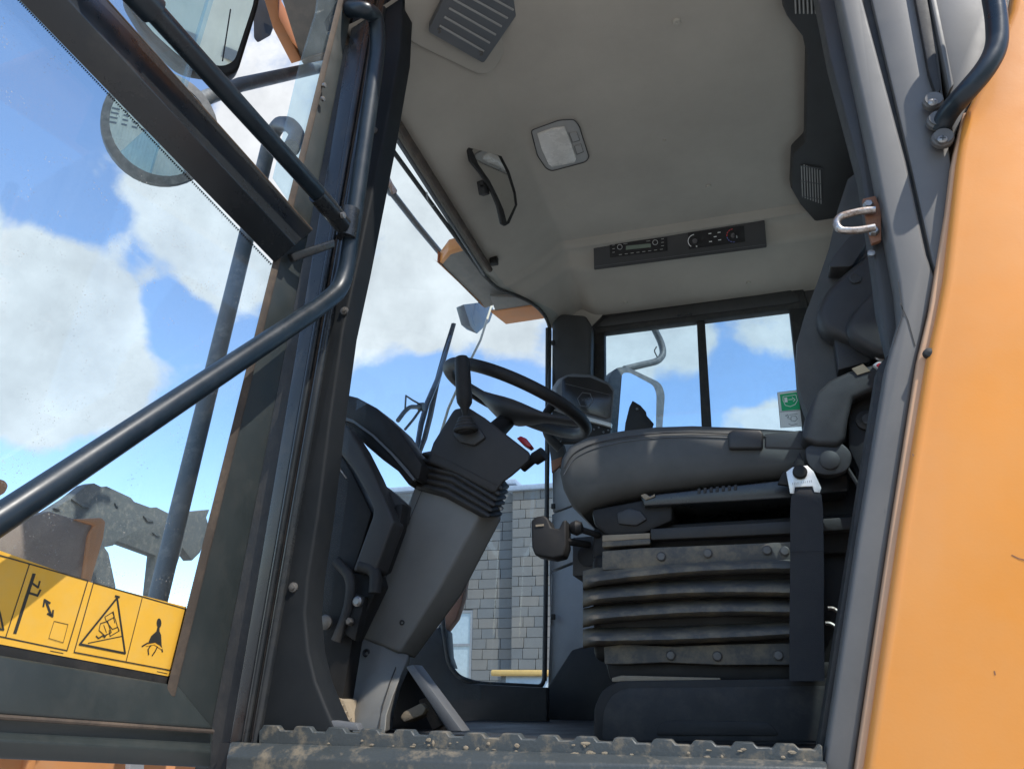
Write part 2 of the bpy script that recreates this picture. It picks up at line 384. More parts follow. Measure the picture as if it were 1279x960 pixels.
# front right corner of the lining follows the rounded windshield opening
EDGE = [on_liner(*q) for q in ((606,345),(622,360),(640,366),(652,371),(664,377),(675,386),(683,397),(687,409))]
def edge_x(y):
    if y <= EDGE[0].y: return -.835
    for p, q in zip(EDGE, EDGE[1:]):
        if p.y <= y <= q.y: return lerp(p.x, q.x, (y-p.y)/max(q.y-p.y, 1e-6))
    return EDGE[-1].x + (y-EDGE[-1].y)*.6
b = MB(); b.grid(lambda u, v: (lambda x, y: V((x, y, liner_z(x, y))))(lerp(edge_x(v*1.665), .505, u), v*1.665), 120, 150)
liner = b.build('headliner', 'headliner', L)
for px, py, r in ((845,27,.011),(885,232,.009),(830,175,.004),(782,378,.009),(935,353,.009)):
    p = on_liner(px, py)
    b = MB(); b.lathe([(r,.006),(r,-.002),(r*.8,-.005),(r*.3,-.005),(.001,-.003)], p, ZV, 18); b.build('trim_clip', 'liner_lt', liner)
# moulded speaker boss and grille, front left of the ceiling
g3 = [on_liner(*q, .052) for q in ((534,40),(604,80),(580,-40))]
GP = plane_at(g3[0], (g3[1]-g3[0]).cross(g3[2]-g3[0]))
GB = plane_at(g3[0]+V((0,0,.024)), (g3[1]-g3[0]).cross(g3[2]-g3[0]))
b = MB(); b.prism(fillet([GB(*q) for q in ((507,-60),(505,34),(512,52),(600,94),(618,88),(632,62),(715,-60))], .03, 5, True), (0,0,.13), bevel=.012, seg=4)
b.build('speaker_boss', 'headliner', liner)
b = MB(); b.prism(fillet([GP(*q) for q in ((584,-60),(534,40),(604,80),(700,-60))], .010, 4, True), (0,0,.03), bevel=.003)
grille = b.build('speaker_grille', 'plastic_lt', L)
for k in range(8):
    t = k/7.
    p0, p1 = GP(lerp(549,590,t), lerp(32,-44,t)), GP(lerp(604,656,t), lerp(64,-8,t))
    MB().tube([p0,p1], .003, 6).build('slat', 'lamp_grey', grille)
for q in ((547,38),(600,66)):
    MB().lathe([(.008,0),(.008,-.003),(.004,-.003),(.001,.001)], on_liner(*q, .052), ZV, 14).build('screw', 'dark_bolt', grille)
# dark overhead duct at the rear right, two louvred vents
duct = [(985,-60),(978,10),(983,22),(1003,48),(1008,72),(1006,178),(990,194),(988,236),(1000,257),(1022,282),(1030,320),(1110,330),(1120,100),(1060,-60)]
b = MB(); b.prism([at(x, y, Z=1.660) for x, y in duct], (0,0,.09), bevel=.008); dct = b.build('air_duct', 'plastic', L)
for k in range(8):
    x0 = 1001+k*3.3
    b = MB(); b.tube([at(x0, 206+abs(k-1)*1.1, Z=1.657), at(x0+1.5, 246+k*1.2, Z=1.657)], .0022, 6); b.build('vent_slat', 'lamp_grey', dct)
for k in range(3):
    y0 = 207+k*19; b = MB(); b.tube([at(1000, y0, Z=1.656), at(1027, y0+4, Z=1.656)], .002, 6); b.build('vent_rib', 'plastic_lt', dct)
for k in range(7):
    b = MB(); b.tube([at(993+k*5, -8, Z=1.657), at(994+k*5, 17, Z=1.657)], .0022, 6); b.build('vent_slat', 'lamp_grey', dct)

# ---- windshield: header with roller blind, bowed glass, seal
def ws(y, z):                                       # bowed glass, leaning back with height
    return V((-.90 + .055*z + .034*sstep(.55,1.24,y) + .165*sstep(1.21,1.59,y), y, z))
b = MB(); b.grid(lambda u, v: ws(.03+u*1.55, .05+v*1.55), 40, 8); b.build('windshield', 'wind_glass', L)
hdr0, hdr1 = at(484,118,Z=1.569), at(617,345,Z=1.558)
d = (hdr1-hdr0)
def hb(px0, px1, z0, z1, off=0):  # long bar end points
    return at(*px0, Z=z0), at(*px1, Z=z1)
b = MB()
a0, a1 = at(474,150,Z=1.552), at(603,345,Z=1.552)
c0, c1 = at(489,120,Z=1.580), at(622,338,Z=1.575)
b.loft([[a0-d*.3, c0-d*.3, c0-d*.3+V((0,0,.06)), a0-d*.3+V((-.02,0,.06))],[a1, c1, c1+V((0,0,.06)), a1+V((-.02,0,.06))]], bevel=.004)
header = b.build('front_header', 'deep_black', L)
MB().tube([at(481,132,Z=1.546)-d*.3, at(612,337,Z=1.541)], .011, 12).build('blind_roll', 'brown_rubber', L)
MB().tube([at(476,146,Z=1.543)-d*.3, at(605,343,Z=1.537)], .006, 10).build('blind_bar', 'chrome', L) if False else MB().tube([at(476,146,Z=1.543)-d*.3, at(605,343,Z=1.537)], .0055, 10).build('blind_bar', 'plastic_lt', L)
hk = at(533,240,Z=1.535)
b = MB(); b.tube([hk, hk+V((-.004,.02,-.016)), hk+V((.0,.05,-.02)), hk+V((.004,.06,-.008))], .0022, 8, bend=.01); b.build('blind_hook', 'bolt', L)
b = MB(); b.box(at(617,326,Z=1.554), (.03,.025,.03), bevel=.004); b.build('blind_bracket', 'deep_black', L)
# rubber seal round the windshield opening, right half in view
seal = [at(470,160,Z=1.535), EDGE[0]+V((0,-.02,-.006))] + [p+V((0,0,-.004)) for p in EDGE[1:]] + [at(686,480,Y=1.518), at(683,640,Y=1.518), at(680,848,Y=1.518),
        at(676,857,Y=1.495), at(595,853,Y=1.324), at(572,845,Y=1.278), at(560,828,Y=1.267), at(553,780,Y=1.267), at(556,700,Y=1.267)]
MB().tube(seal, .0075, 10, bend=.03).build('windshield_seal', 'rubber', L)
# dark band between header end and corner
b = MB(); b.tube([at(684,410,Y=1.535), at(683,640,Y=1.535), at(680,850,Y=1.535)], .009, 8); b.build('windshield_edge', 'deep_black', L)
for y in (428,632,770):
    b = MB(); b.box(at(691,y,Y=1.518),(.016,.01,.02),bevel=.003); b.build('trim_clip', 'deep_black', L)
# ---- far right corner trim and lower kick panels
b = MB(); b.prism(P([(689,402),(700,391),(731,393),(739,406),(738,470),(741,520),(688,560)], Y=1.540), (0,.07,0), bevel=.014, seg=3); b.build('corner_trim', 'plastic', L)
b = MB(); b.prism(P([(689,540),(742,510),(744,620),(690,640)], Y=1.546), (0,.06,0), bevel=.006); b.build('corner_cover', 'cover_skylit', L)
b = MB(); b.prism(P([(689,642),(744,622),(744,690),(689,712)], Y=1.546), (0,.06,0), bevel=.004); b.build('corner_cover', 'cover_skylit', L)
b = MB(); b.prism(P([(689,715),(744,693),(748,806),(712,818),(684,862)], Y=1.546), (0,.06,0), bevel=.004); b.build('corner_cover', 'cover_skylit', L)
b = MB(); b.prism(P([(681,862),(714,811),(746,803),(790,800),(800,930),(681,930)], Y=1.483), (0,.05,0), bevel=.008); b.build('kick_panel', 'deep_black', L)
b = MB(); b.prism(P([(470,845),(520,800),(548,782),(553,800),(557,822),(566,842),(585,853),(640,856),(683,858),(683,935),(470,935)], Y=1.301), (0,.04,0), bevel=.006); b.build('front_panel', 'deep_black', L)
b = MB(); b.prism(P([(684,386),(704,380),(752,384),(752,394),(738,408),(690,408)], Y=1.62), (0,.05,0), bevel=.004); b.build('corner_filler', 'headliner', L)
# ---- right window: frame bars, mullion, two panes
WY = 1.626
fr = MB(); fr.prism(P([(735,405),(752,391),(990,354),(1004,361),(1010,384),(985,386),(754,415),(737,418)], Y=WY), (0,.045,0), bevel=.006)
fr.mi = 0
fr.prism(P([(736,416),(755,414),(756,620),(738,620)], Y=WY+.002), (0,.045,0), bevel=.005)
fr.prism(P([(986,385),(1010,382),(1050,620),(1012,620)], Y=WY+.002), (0,.045,0), bevel=.005)
fr.prism(P([(738,612),(1050,612),(1050,640),(738,640)], Y=WY+.004), (0,.045,0), bevel=.005)
rwin = fr.build('side_window', 'rubber', L)
MB().prism(P([(744,408),(756,397),(988,362),(997,368),(999,376),(985,379),(752,408)], Y=WY-0.006), (0,.012,0), bevel=.003).build('window_trim', 'plastic', rwin)
MB().prism(P([(870,397),(880,396),(894,615),(880,615)], Y=WY+.012), (0,.02,0), bevel=.002).build('mullion', 'rubber', rwin)
MB().prism(P([(753,412),(873,396),(885,618),(753,618)], Y=WY+.025), (0,.004,0)).build('window_pane', 'side_glass', rwin)
MB().prism(P([(874,396),(990,382),(1030,618),(886,618)], Y=WY+.034), (0,.004,0)).build('window_pane', 'side_glass', rwin)
b = MB(); b.box(at(855,392,Y=WY-.004),(.05,.016,.016),bevel=.003); b.lathe([(.008,0),(.008,.012),(.001,.013)], at(847,393,Y=WY-.012), -YV, 12); b.lathe([(.008,0),(.008,.012),(.001,.013)], at(862,391,Y=WY-.012), -YV, 12)
b.build('window_latch', 'plastic', rwin)
# emergency exit decal: green square above a white one
dy = WY+.020
dq = lambda pts, o=0.0: [at(x, y, Y=dy-o) for x, y in pts]
b = MB(); b.poly(dq([(971,490),(996,487),(1005,532),(975,534)])); b.mi = 1
b.poly(dq([(974,492.5),(996.5,489.5),(1000,511),(976.5,513)], .0006)); b.mi = 0
b.poly(dq([(979.5,496.5),(983,496),(984,502),(980,502.5)], .0012))
b.strokes(dq([(978,495),(994,492.8),(996,500),(993,505),(987,507.5),(981,506),(978,500),(978,495)], .0012), .0022, -YV)
b.strokes(dq([(985,499),(990,498.5)], .0012), .0025, -YV); b.strokes(dq([(989.5,496),(993,499),(991,501)], .0012), .0025, -YV)
b.mi = 2
b.strokes(dq([(974.5,514),(1000.5,512)], .0012), .0018, -YV)
for st in ([(981,519),(984,517.5),(985,521),(981,519)],[(986,518),(996,516.5)],[(988,520),(994,519.5),(996,523),(993,526),(988,525),(988,520)],[(983,522),(988,523)],[(985,529),(989,531),(996,529)]):
    b.strokes(dq(st, .0012), .0014, -YV)
b.strokes(dq([(971,490),(996,487),(1005,532),(975,534),(971,490)], .0012), .0012, -YV)
b.build('exit_decal', ['white','green','ink'], rwin)
b = MB(); b.prism(P([(992,352),(1000,335),(1060,325),(1080,640),(1040,640),(1012,384)], Y=WY+.012), (0,.04,0), bevel=.004); b.build('rear_corner_trim', 'plastic', L)
# ---- rear wall: lower panel, posts and glass (mostly behind the door pillar)
MB().box((.53,.85,.32),(.05,1.6,.66),bevel=.01).build('rear_wall', 'plastic', L)
MB().box((.53,.85,1.62),(.05,1.6,.24),bevel=.01).build('rear_header', 'plastic', L)
MB().box((.53,1.60,1.0),(.06,.10,1.2),bevel=.01).build('rear_post', 'plastic', L)
MB().prism([V((.53,.1,.6)),V((.53,1.55,.6)),V((.53,1.55,1.52)),V((.53,.1,1.52))], V((.001,0,0))).build('rear_glass', 'side_glass', L)

# ---- door opening: sill with serrated tread
def saw(x): return 905 + (x-330)*(930-905)/(1025-330)
rs = random.Random(9)
pts = []
x = 323.0
pts.append((x, saw(x)+7))
while x < 1018:
    w = lerp(40, 54, (x-323)/700)
    yb, yt = saw(x)+6.8, saw(x)+rs.uniform(-.4,.5)
    for f_, y_ in ((.05,yb),(.14,yt),(.58,yt+.6),(.68,yb),(.98,yb+.4)):
        if x+w*f_ < 1026: pts.append((x+w*f_, y_))
    x += w
pts += [(1027, saw(1027)), (1028, 957), (323, 930)]
b = MB(); b.prism(P(pts, Y=-.002), (0,.022,0), bevel=.0015, seg=1)
sill_tread = b.build('sill_tread', 'sill', L)
b = MB(); rng = random.Random(3)
for k in range(45):
    x = rng.choice([rng.uniform(380,1015), rng.gauss(520,26), rng.gauss(600,30), rng.gauss(725,8), rng.gauss(880,60), rng.gauss(950,40)])
    if not 330 < x < 1018: continue
    y = saw(x)+rng.choice([rng.uniform(7,22), rng.gauss(20,2)]); p = at(x, y, Y=-.0035); r = rng.uniform(.0008,.0030)
    g = bmesh.ops.create_icosphere(b.bm, subdivisions=2, radius=r)
    sx_, sz_ = rng.uniform(.8,2.6), rng.uniform(.4,1.3)
    for v in g['verts']:
        j = rng.uniform(.75,1.25); v.co = V((v.co.x*sx_*j, v.co.y*.2, v.co.z*sz_*j))+p
b.build('dried_mud', 'dirt', L, kind='stuff')
b = MB()
def lipx(x, y): return at(x, y, Y=-.03)
r0 = [at(288,926,Y=-.004), at(283,945,Y=-.03), at(280,1000,Y=-.03), at(280,1000,Y=.05), at(288,926,Y=.05)]
r1 = [at(1032,950,Y=-.004), at(1034,958,Y=-.03), at(1036,1010,Y=-.03), at(1036,1010,Y=.05), at(1032,950,Y=.05)]
b.loft([r0, r1], bevel=.004, seg=3); b.build('door_sill', 'sill', L)
b = MB(); b.prism(P([(331,892),(345,890),(445,903),(448,912),(331,909)], Y=.012), (0,.02,0), bevel=.002); b.build('sill_plate', 'plastic_lt', L)

# ---- front left pillar: steel section, ridges, inner trim
def row(x0, x1, y): return x0 + (x1-x0)*y/945.0
def strip(name, m, A, B_, ya, yb, bevel=.004, parent=L, y0=-45, y1=985, back=.05):
    """long bar up the pillar; A/B_ = x at picture rows 0 and 945 of its two edges, ya/yb their depth"""
    rings = []
    for y in (y0, y1):
        a, c = at(row(*A, y), y, Y=ya), at(row(*B_, y), y, Y=yb)
        rings.append([a, c, c+V((0,back,0)), a+V((0,back,0))])
    return MB().loft(rings, bevel=bevel, seg=3).build(name, m, parent)
strip('pillar_flange', 'rubber', (425,245), (452,292), .035, .035)
strip('pillar_face', 'black_steel', (444,283), (462,299), .012, .006)
strip('pillar_ridge', 'black_steel', (460,297), (468,304), .0, .0, bevel=.006)
strip('pillar_ridge', 'brown_rubber', (467,303), (473,309), .008, .008, bevel=.003)
strip('pillar_ridge', 'black_steel', (472,308), (481,318), -.002, .0, bevel=.006)
trim = [(474,-45),(506,-45),(500,60),(481,165),(447,330),(429,410),(424,445),(413,520),(398,640),(385,720),(381,765),(385,812),(394,850),(406,880),(420,912),(418,985),(310,985),(318,900)]
b = MB(); b.prism(P(trim, Y=.01), (0,.06,0), bevel=.006, seg=3); ptrim = b.build('pillar_trim', 'trim_black', L)
for q in ((430,388),(366,733),(467,163)):
    b = MB(); o = at(*q, Y=.008); b.lathe([(.0085,.002),(.0085,-.001),(.0055,-.002),(.005,-.005),(.001,-.006)], o, YV, 16); b.build('screw', 'dark_bolt', ptrim)

# ---- rear door pillar, bent at the belt line
bl = [(1040,-50),(1069,-50),(1078,0),(1132,200),(1158,318),(1168,345),(1160,385),(1145,450),(1112,660),(1062,990),(1024,990),(1074,660),(1108,455),(1126,392),(1122,352),(1093,200),(1050,0)]
b = MB(); b.prism(P(bl, Y=.0), (0,.06,0), bevel=.006, seg=3); bp = b.build('door_pillar', 'pillar_grey', L)
b = MB(); b.strokes(P([(1124,378),(1134,400),(1143,432)], Y=-.0008), .0015, -YV); b.strokes(P([(1122,352),(1128,392),(1116,430)], Y=-.0008), .0012, -YV); b.build('pillar_seam', 'rubber', bp)
b = MB(); b.prism(P([(1066,-50),(1084,-50),(1090,0),(1139,205),(1166,322),(1160,335),(1128,205),(1076,0)], Y=.014), (0,.05,0), bevel=.003); b.build('pillar_groove', 'rubber', L)
b = MB(); b.prism(P([(1080,-50),(1150,-50),(1172,60),(1188,205),(1182,262),(1170,343),(1164,325),(1138,208),(1089,0)], Y=.004), (0,.05,0), bevel=.004); b.build('side_plate', 'pillar_grey', L)
b = MB(); b.prism(P([(1134,-50),(1152,-50),(1176,110),(1170,120),(1160,90)], Y=-.006), (0,.03,0), bevel=.003); b.build('plate_channel', 'rubber', L)
b = MB(); b.prism(P([(1152,-50),(1160,-50),(1192,105),(1186,112)], Y=-.010), (0,.03,0), bevel=.003); b.build('plate_rib', 'pillar_grey', L)
b = MB(); b.prism(P([(1150,-50),(1255,-50),(1258,20),(1205,140),(1190,175),(1186,110)], Y=.0), (0,.03,0), bevel=.003); b.build('rear_plate', 'pillar_grey', L)
b = MB(); b.prism(P([(1100,-60),(1280,-60),(1262,60),(1215,180),(1195,330),(1150,330)], Y=.045), (0,.02,0)); b.build('plate_backing', 'plastic', L)
# inner pillar trim behind the opening edge
b = MB(); b.prism(P([(1012,-50),(1050,-50),(1060,40),(1097,200),(1124,352),(1128,385),(1112,440),(1098,380),(1092,330),(1075,215),(1036,70)], Y=.05), (0,.05,0), bevel=.006); b.build('inner_trim', 'plastic', L)
b = MB(); b.prism(P([(1112,440),(1124,395),(1112,455),(1074,665),(1028,960),(1018,960),(1062,680),(1098,455)], Y=.04), (0,.05,0), bevel=.003); b.build('door_seal', 'rubber', L)
# striker for the door lock
st = MB(); o = at(1090,272,Y=.03)
st.prism(P([(1077,248),(1094,244),(1101,262),(1101,300),(1089,304),(1083,282)], Y=.028), (0,.01,0), bevel=.002)
stk = st.build('striker_plate', 'rust', L)
b = MB(); b.tube(P([(1093,262),(1072,264),(1050,270),(1044,277),(1048,288),(1072,288),(1093,284)], Y=.018), .0065, 12, bend=.012); b.build('striker_loop', 'chrome', stk)
for q in ((1084,257),(1091,290)):
    b = MB(); b.lathe([(.0085,0),(.0085,-.006),(.006,-.009),(.001,-.009)], at(*q, Y=.027), YV, 6); b.build('bolt', 'bolt', stk)
b = MB(); b.lathe([(.006,0),(.006,-.004),(.001,-.005)], at(1088,317,Y=.045), YV, 12); b.build('bolt', 'bolt', stk)

# ---- orange side panel with its chalky seam, and the grab rail
op = [(1274,-50),(1263,12),(1232,90),(1206,140),(1196,200),(1186,290),(1180,345),(1171,392),(1158,450),(1124,660),(1076,990),(1420,990),(1420,-50)]
b = MB(); b.prism(P(op, Y=-.028), (0,.05,0), bevel=.012, seg=4); side = b.build('side_panel', 'orange', L)
oe = [(1203,140),(1209,140),(1198,210),(1188,292),(1182,345),(1172,394),(1160,450),(1126,660),(1078,990),(1064,990),(1113,660),(1146,450),(1161,388),(1168,345),(1182,262),(1189,205)]
b = MB(); b.prism(P(oe, Y=-.012), (0,.05,0), bevel=.004, seg=3); b.build('panel_edge', 'orange_edge', side)
b = MB(); b.lathe([(.008,.004),(.007,-.004),(.001,-.006)], at(1160,441,Y=-.02), YV, 12); b.build('bump_stop', 'rubber', side)
b = MB()
for st_ in ([(1264,693),(1272,697),(1279,699),(1286,702)],[(1242,838),(1243,842)],[(1140,567),(1141,569)]): b.strokes([at(x, y, Y=-.0285) for x, y in st_], .0016, -YV)
b.build('paint_scratch', 'rust', side)
b = MB(); b.tube([at(1174,160,Y=-.004), at(1186,138,Y=-.03), at(1204,118,Y=-.065), at(1232,86,Y=-.075), at(1246,58,Y=-.075), at(1245,22,Y=-.075), at(1230,-60,Y=-.075)], .0165, 18, bend=.03); gr_ = b.build('grab_rail', 'rail_paint', L)
b = MB()
for q, r in (((1165,128),.016),((1177,174),.017),((1171,152),.017)):
    b.lathe([(r,.004),(r,-.004),(r*.85,-.007),(r*.85,-.010),(.001,-.010)], at(*q, Y=-.010), YV, 18)
b.build('rail_flange', 'pillar_grey', gr_)
for q in ((1165,128),(1177,174)):
    o = at(*q, Y=-.022); b = MB(); b.lathe([(.0075,.004),(.0075,-.001),(.005,-.003),(.001,-.0035)], o, YV, 14); b.mi = 1
    b.strokes([o+V((-.004,-.0042,.001)), o+V((.004,-.0042,-.001))], .0016, -YV); b.strokes([o+V((-.001,-.0044,-.004)), o+V((.001,-.0044,.004))], .0016, -YV)
    b.build('screw', ['bolt','ink'], gr_)

# ------------------------------------------------------------------ the open door
DN = V((.994,-.083,-.075)).normalized(); HP = V((-.8,-.03,0.))
D = plane_at(HP, DN)
ob = MB().prism([D(-60,-80,-.02), D(-60,-60,-.02), D(-62,-60,-.02)], DN*.001) if False else None
door = MB()
def dl(x0, x1, y): return lerp(x0, x1, (y+40)/920.)
# hinge stile is the door part itself; glass, rails and fittings hang under it
door.loft([[D(dl(437,213,y),y,0.0), D(dl(450,270,y),y,.004), D(dl(450,270,y),y,-.035), D(dl(437,213,y),y,-.035)] for y in (-60, 400, 935)], bevel=.003, seg=2)
door = door.build('door', 'door_grey', L)
MB().loft([[D(dl(432,203,y),y,.003), D(dl(439,216,y),y,.006), D(dl(439,216,y),y,-.02), D(dl(432,203,y),y,-.02)] for y in (-60, 400, 870)], bevel=.002).build('stile_seal', 'brown_rubber', door)
b = MB(); b.loft([[D(-20,-45,.006), D(44,-45,.034), D(90,-47,.012), D(90,-47,-.02), D(-20,-45,-.02)],[D(343,328,.006), D(369,306,.034), D(390,288,.012), D(390,288,-.02), D(343,328,-.02)]], bevel=.002, seg=2); b.build('waist_rail', 'black_steel', door)
b = MB(); b.tube([D(90,-47,.008), D(389,287,.008)], .0028, 8); b.build('waist_seal', 'brown_rubber', door)
b = MB(); b.loft([[D(-70,806,.002), D(-70,884,.012), D(-70,896,.004), D(-70,912,.004), D(-70,920,.014), D(-70,944,.004), D(-70,944,-.03), D(-70,806,-.03)],
                  [D(222,856,.002), D(266,908,.012), D(266,915,.004), D(264,930,.004), D(264,938,.014), D(262,958,.004), D(262,958,-.03), D(222,856,-.03)]], bevel=.003, seg=2); b.build('bottom_rail', 'door_grey', door)
b = MB(); b.tube([D(-70,890,.010), D(266,913,.010)], .003, 8); b.build('rail_bead', 'brown_rubber', door)
MB().prism([D(x,y,-.008) for x, y in ((-75,-95),(10,-20),(345,334),(212,853),(-75,815))], -DN*.004).build('lower_pane', 'door_glass', door)
MB().prism([D(x,y,-.004) for x, y in ((60,-80),(285,-80),(229,108))], -DN*.006).build('upper_pane', 'side_glass', door)
MB().prism([D(x,y,-.014) for x, y in ((405,-60),(440,-60),(370,262),(343,222),(376,80),(396,15))], -DN*.005).build('upper_pane', 'side_glass', door)
b = MB(); b.prism([D(x,y,-.002) for x, y in ((285,-80),(291,-80),(234,111),(228,108))], -DN*.008, bevel=.001); b.build('pane_edge', 'side_glass', door)
# printed saw-tooth border of the lower pane
b = MB()
def frit(p0, p1, n, inward, w, band=0):
    if band:
        b.poly([D(p0[0],p0[1],-.0074), D(p1[0],p1[1],-.0074), D(p1[0]-inward[0]*band,p1[1]-inward[1]*band,-.0074), D(p0[0]-inward[0]*band,p0[1]-inward[1]*band,-.0074)])
    for k in range(n):
        a, c = [lerp(p0[0],p1[0],t) for t in (k/n, (k+1)/n)], [lerp(p0[1],p1[1],t) for t in (k/n, (k+1)/n)]
        mx_, my_ = (a[0]+a[1])/2+inward[0]*w, (c[0]+c[1])/2+inward[1]*w
        b.poly([D(a[0],c[0],-.0072), D(a[1],c[1],-.0072), D(mx_,my_,-.0072)])
frit((0,-25),(340,330),150,(-.7,.7),3.2); frit((345,335),(212,850),170,(-.95,-.25),3.5,6); frit((-5,798),(216,843),62,(.2,-.95),3.0,30)
b.build('glass_border', 'rubber', door)
# warning decal on the pane
G = lambda x, y, o=0.0: D(x/3., 640+y/3., -.0066+o)
b = MB(); b.poly([G(-140,100), G(0,142), G(330,258), G(698,352), G(700,372), G(644,606), G(630,612), G(0,492), G(-140,462)])
b.mi = 1
def ink(pts, w=.0016, lift=.0004): b.strokes([G(x, y) for x, y in pts], w, DN, lift)
ink([(-140,117),(0,160),(328,254),(250,516),(-140,434)], .0015); ink([(110,192),(20,468)], .0013)
ink([(0,380),(12,438),(-60,425)], .0022); ink([(0,262),(-60,190),(0,380)][1:], .0022)
ink([(350,262),(694,360),(640,590),(277,522),(350,262)], .0015); ink([(532,320),(472,556)], .0013)
ink([(126,232),(56,448)], .0042); ink([(118,262),(142,280),(148,258)], .0022); ink([(108,300),(140,310),(150,290)], .0026)
ink([(172,332),(190,382)], .0030); ink([(162,350),(166,326),(186,338)], .0024); ink([(178,378),(196,388),(198,366)], .0024)
ink([(202,406),(254,418),(236,486),(182,470),(202,406)], .0007)
ink([(438,318),(468,526),(298,492),(438,318)], .0028); ink([(432,312),(446,316)], .0028)
ink([(330,488),(456,462)], .0011)
ink([(392,390),(424,370),(428,390),(398,406),(392,390)], .0010); ink([(398,406),(420,436),(440,428),(446,442),(412,462),(408,440)], .0011)
ink([(370,440),(376,414),(402,406),(416,448),(392,460),(370,440)], .0011); ink([(388,420),(398,448)], .0009); ink([(360,462),(368,470),(384,460),(392,466),(398,456)], .0018)
ink([(424,390),(430,412)], .0010); ink([(420,372),(432,400),(440,428)], .0008)
b.poly([G(596+9*math.cos(t)*1.0, 413+18*math.sin(t), .0005) for t in [2*math.pi*k/14 for k in range(14)]])
b.poly([G(590,428,.0005), G(598,430,.0005), G(598,444,.0005), G(604,458,.0005), G(606,500,.0005), G(582,486,.0005), G(554,490,.0005), G(566,462,.0005), G(586,444,.0005)])
ink([(552,488),(532,500)], .0022); ink([(602,494),(608,520)], .0022); ink([(566,494),(554,512),(556,530)], .0020); ink([(590,500),(582,516),(570,534)], .0020)
b.mi = 0; ink([(548,496),(578,490),(604,508)], .0018, .0009); b.mi = 1
ink([(188,517),(236,526)], .0008); ink([(588,594),(626,602)], .0008)
b.build('warning_decal', ['yellow','ink'], door)
# handrail, stay strut and their fittings
H_ = lambda x, y: D(x, y, .055)
b = MB(); b.tube([H_(-90,706), H_(0,648), H_(398,384), H_(424,362), H_(432,338), H_(472,60), H_(470,20), H_(455,12), D(437,12,.01)], .0175, 20, bend=.045, bn=8)
b.build('handrail', 'rail_paint', door)
b = MB(); b.tube([H_(120,-62), H_(192,14)], .0215, 18); b.tube([H_(192,14), H_(413,259)], .0160, 18); b.build('stay_strut', 'rail_paint', door)
b = MB(); b.tube([H_(396,243), H_(404,252), H_(428,281)], [.0175,.0185,.0185], 18); b.build('strut_clamp', 'black_steel', door)
b = MB(); b.lathe([(.006,-.002),(.006,.004),(.001,.005)], D(428,269,.076), DN, 14); b.build('clamp_bolt', 'bolt', door)
b = MB(); b.tube([H_(437,262), H_(432,297)], .0195, 18); b.build('clamp_sleeve', 'black_steel', door)
b = MB(); b.prism([D(358,318,.01), D(412,300,.05), D(412,310,.05), D(362,328,.01)], DN*.012, bevel=.002); b.build('rail_bracket', 'black_steel', door)
b = MB()
for q in ((404,107),(402,124)): b.lathe([(.005,0),(.005,.005),(.001,.006)], D(*q,.008), DN, 12)
b.build('stile_rivet', 'bolt', door)
# ------------------------------------------------------------------ cab fittings
# roof work lamp brackets outside the windshield
def bracket(poly_pts, edges, z):
    pass
b = MB(); b.prism([at(x, y, Z=1.620) for x, y in ((549,329),(562,314),(579,309),(640,372),(606,385))], (0,0,.012), bevel=.002); vis = b.build('lamp_bracket', 'under_grey', L)
for pl in ([(546,327),(551,331),(604,384),(600,378)],):
    MB().prism([at(x, y, Z=1.615) for x, y in pl], (0,0,.05), bevel=.002).build('bracket_edge', 'orange_dusty', vis)
MB().prism([at(x, y, Z=1.618) for x, y in ((549,328),(560,313),(578,308),(580,313),(563,318),(553,330))], (0,0,.05), bevel=.002).build('bracket_edge', 'orange', vis)
b = MB(); b.prism([at(x, y, Z=1.586) for x, y in ((612,370),(650,372),(690,392),(690,398),(620,392))], (0,0,.012), bevel=.002); vis2 = b.build('lamp_bracket', 'under_grey', L)
MB().prism([at(x, y, Z=1.580) for x, y in ((613,390),(672,381),(692,396),(632,405))], (0,0,.012), bevel=.002).build('bracket_edge', 'orange_dusty', vis2)
b = MB(); b.loft([P([(579,380),(612,376),(617,388),(612,402),(596,417),(588,408)], X=-1.140), [p+V((-.06,0,.0)) for p in P([(584,382),(610,379),(612,388),(608,400),(597,410),(590,404)], X=-1.140)]], bevel=.004); b.build('work_lamp', 'lamp_blue', L)
b = MB(); b.tube(P([(598,378),(600,364),(606,356),(612,372)], X=-1.106), .004, 8, bend=.02); b.build('lamp_cable', 'tube_grey', L)
# left bracket seen over the door
b = MB(); b.prism([at(x, y, Z=1.700) for x, y in ((340,-40),(440,-40),(408,75),(377,78))], (0,0,.012), bevel=.002); vis3 = b.build('lamp_bracket', 'under_grey', L)
MB().prism([at(x, y, Z=1.694) for x, y in ((318,-40),(346,-40),(348,22),(377,76),(364,80),(341,36))], (0,0,.06), bevel=.002).build('bracket_edge', 'orange_dusty', vis3)
b = MB(); b.prism([at(x, y, Z=1.693) for x, y in ((376,76),(409,66),(408,75),(379,81))], (0,0,.05), bevel=.002); b.build('bracket_edge', 'tan_dusty', vis3)
b = MB(); b.loft([P([(316,-30),(345,-25),(347,20),(338,45),(322,54),(317,48)], X=-1.140), P([(322,-28),(340,-24),(342,16),(334,38),(324,46),(321,40)], X=-1.208)], bevel=.004); b.build('work_lamp', 'deep_black', L)
b = MB(); b.tube(P([(341,6),(352,12),(362,26)], X=-1.106), .007, 8, bend=.02); b.tube(P([(356,2),(366,16),(374,12)], X=-1.106), .005, 8, bend=.02); b.build('lamp_cable', 'brown_rubber', L)
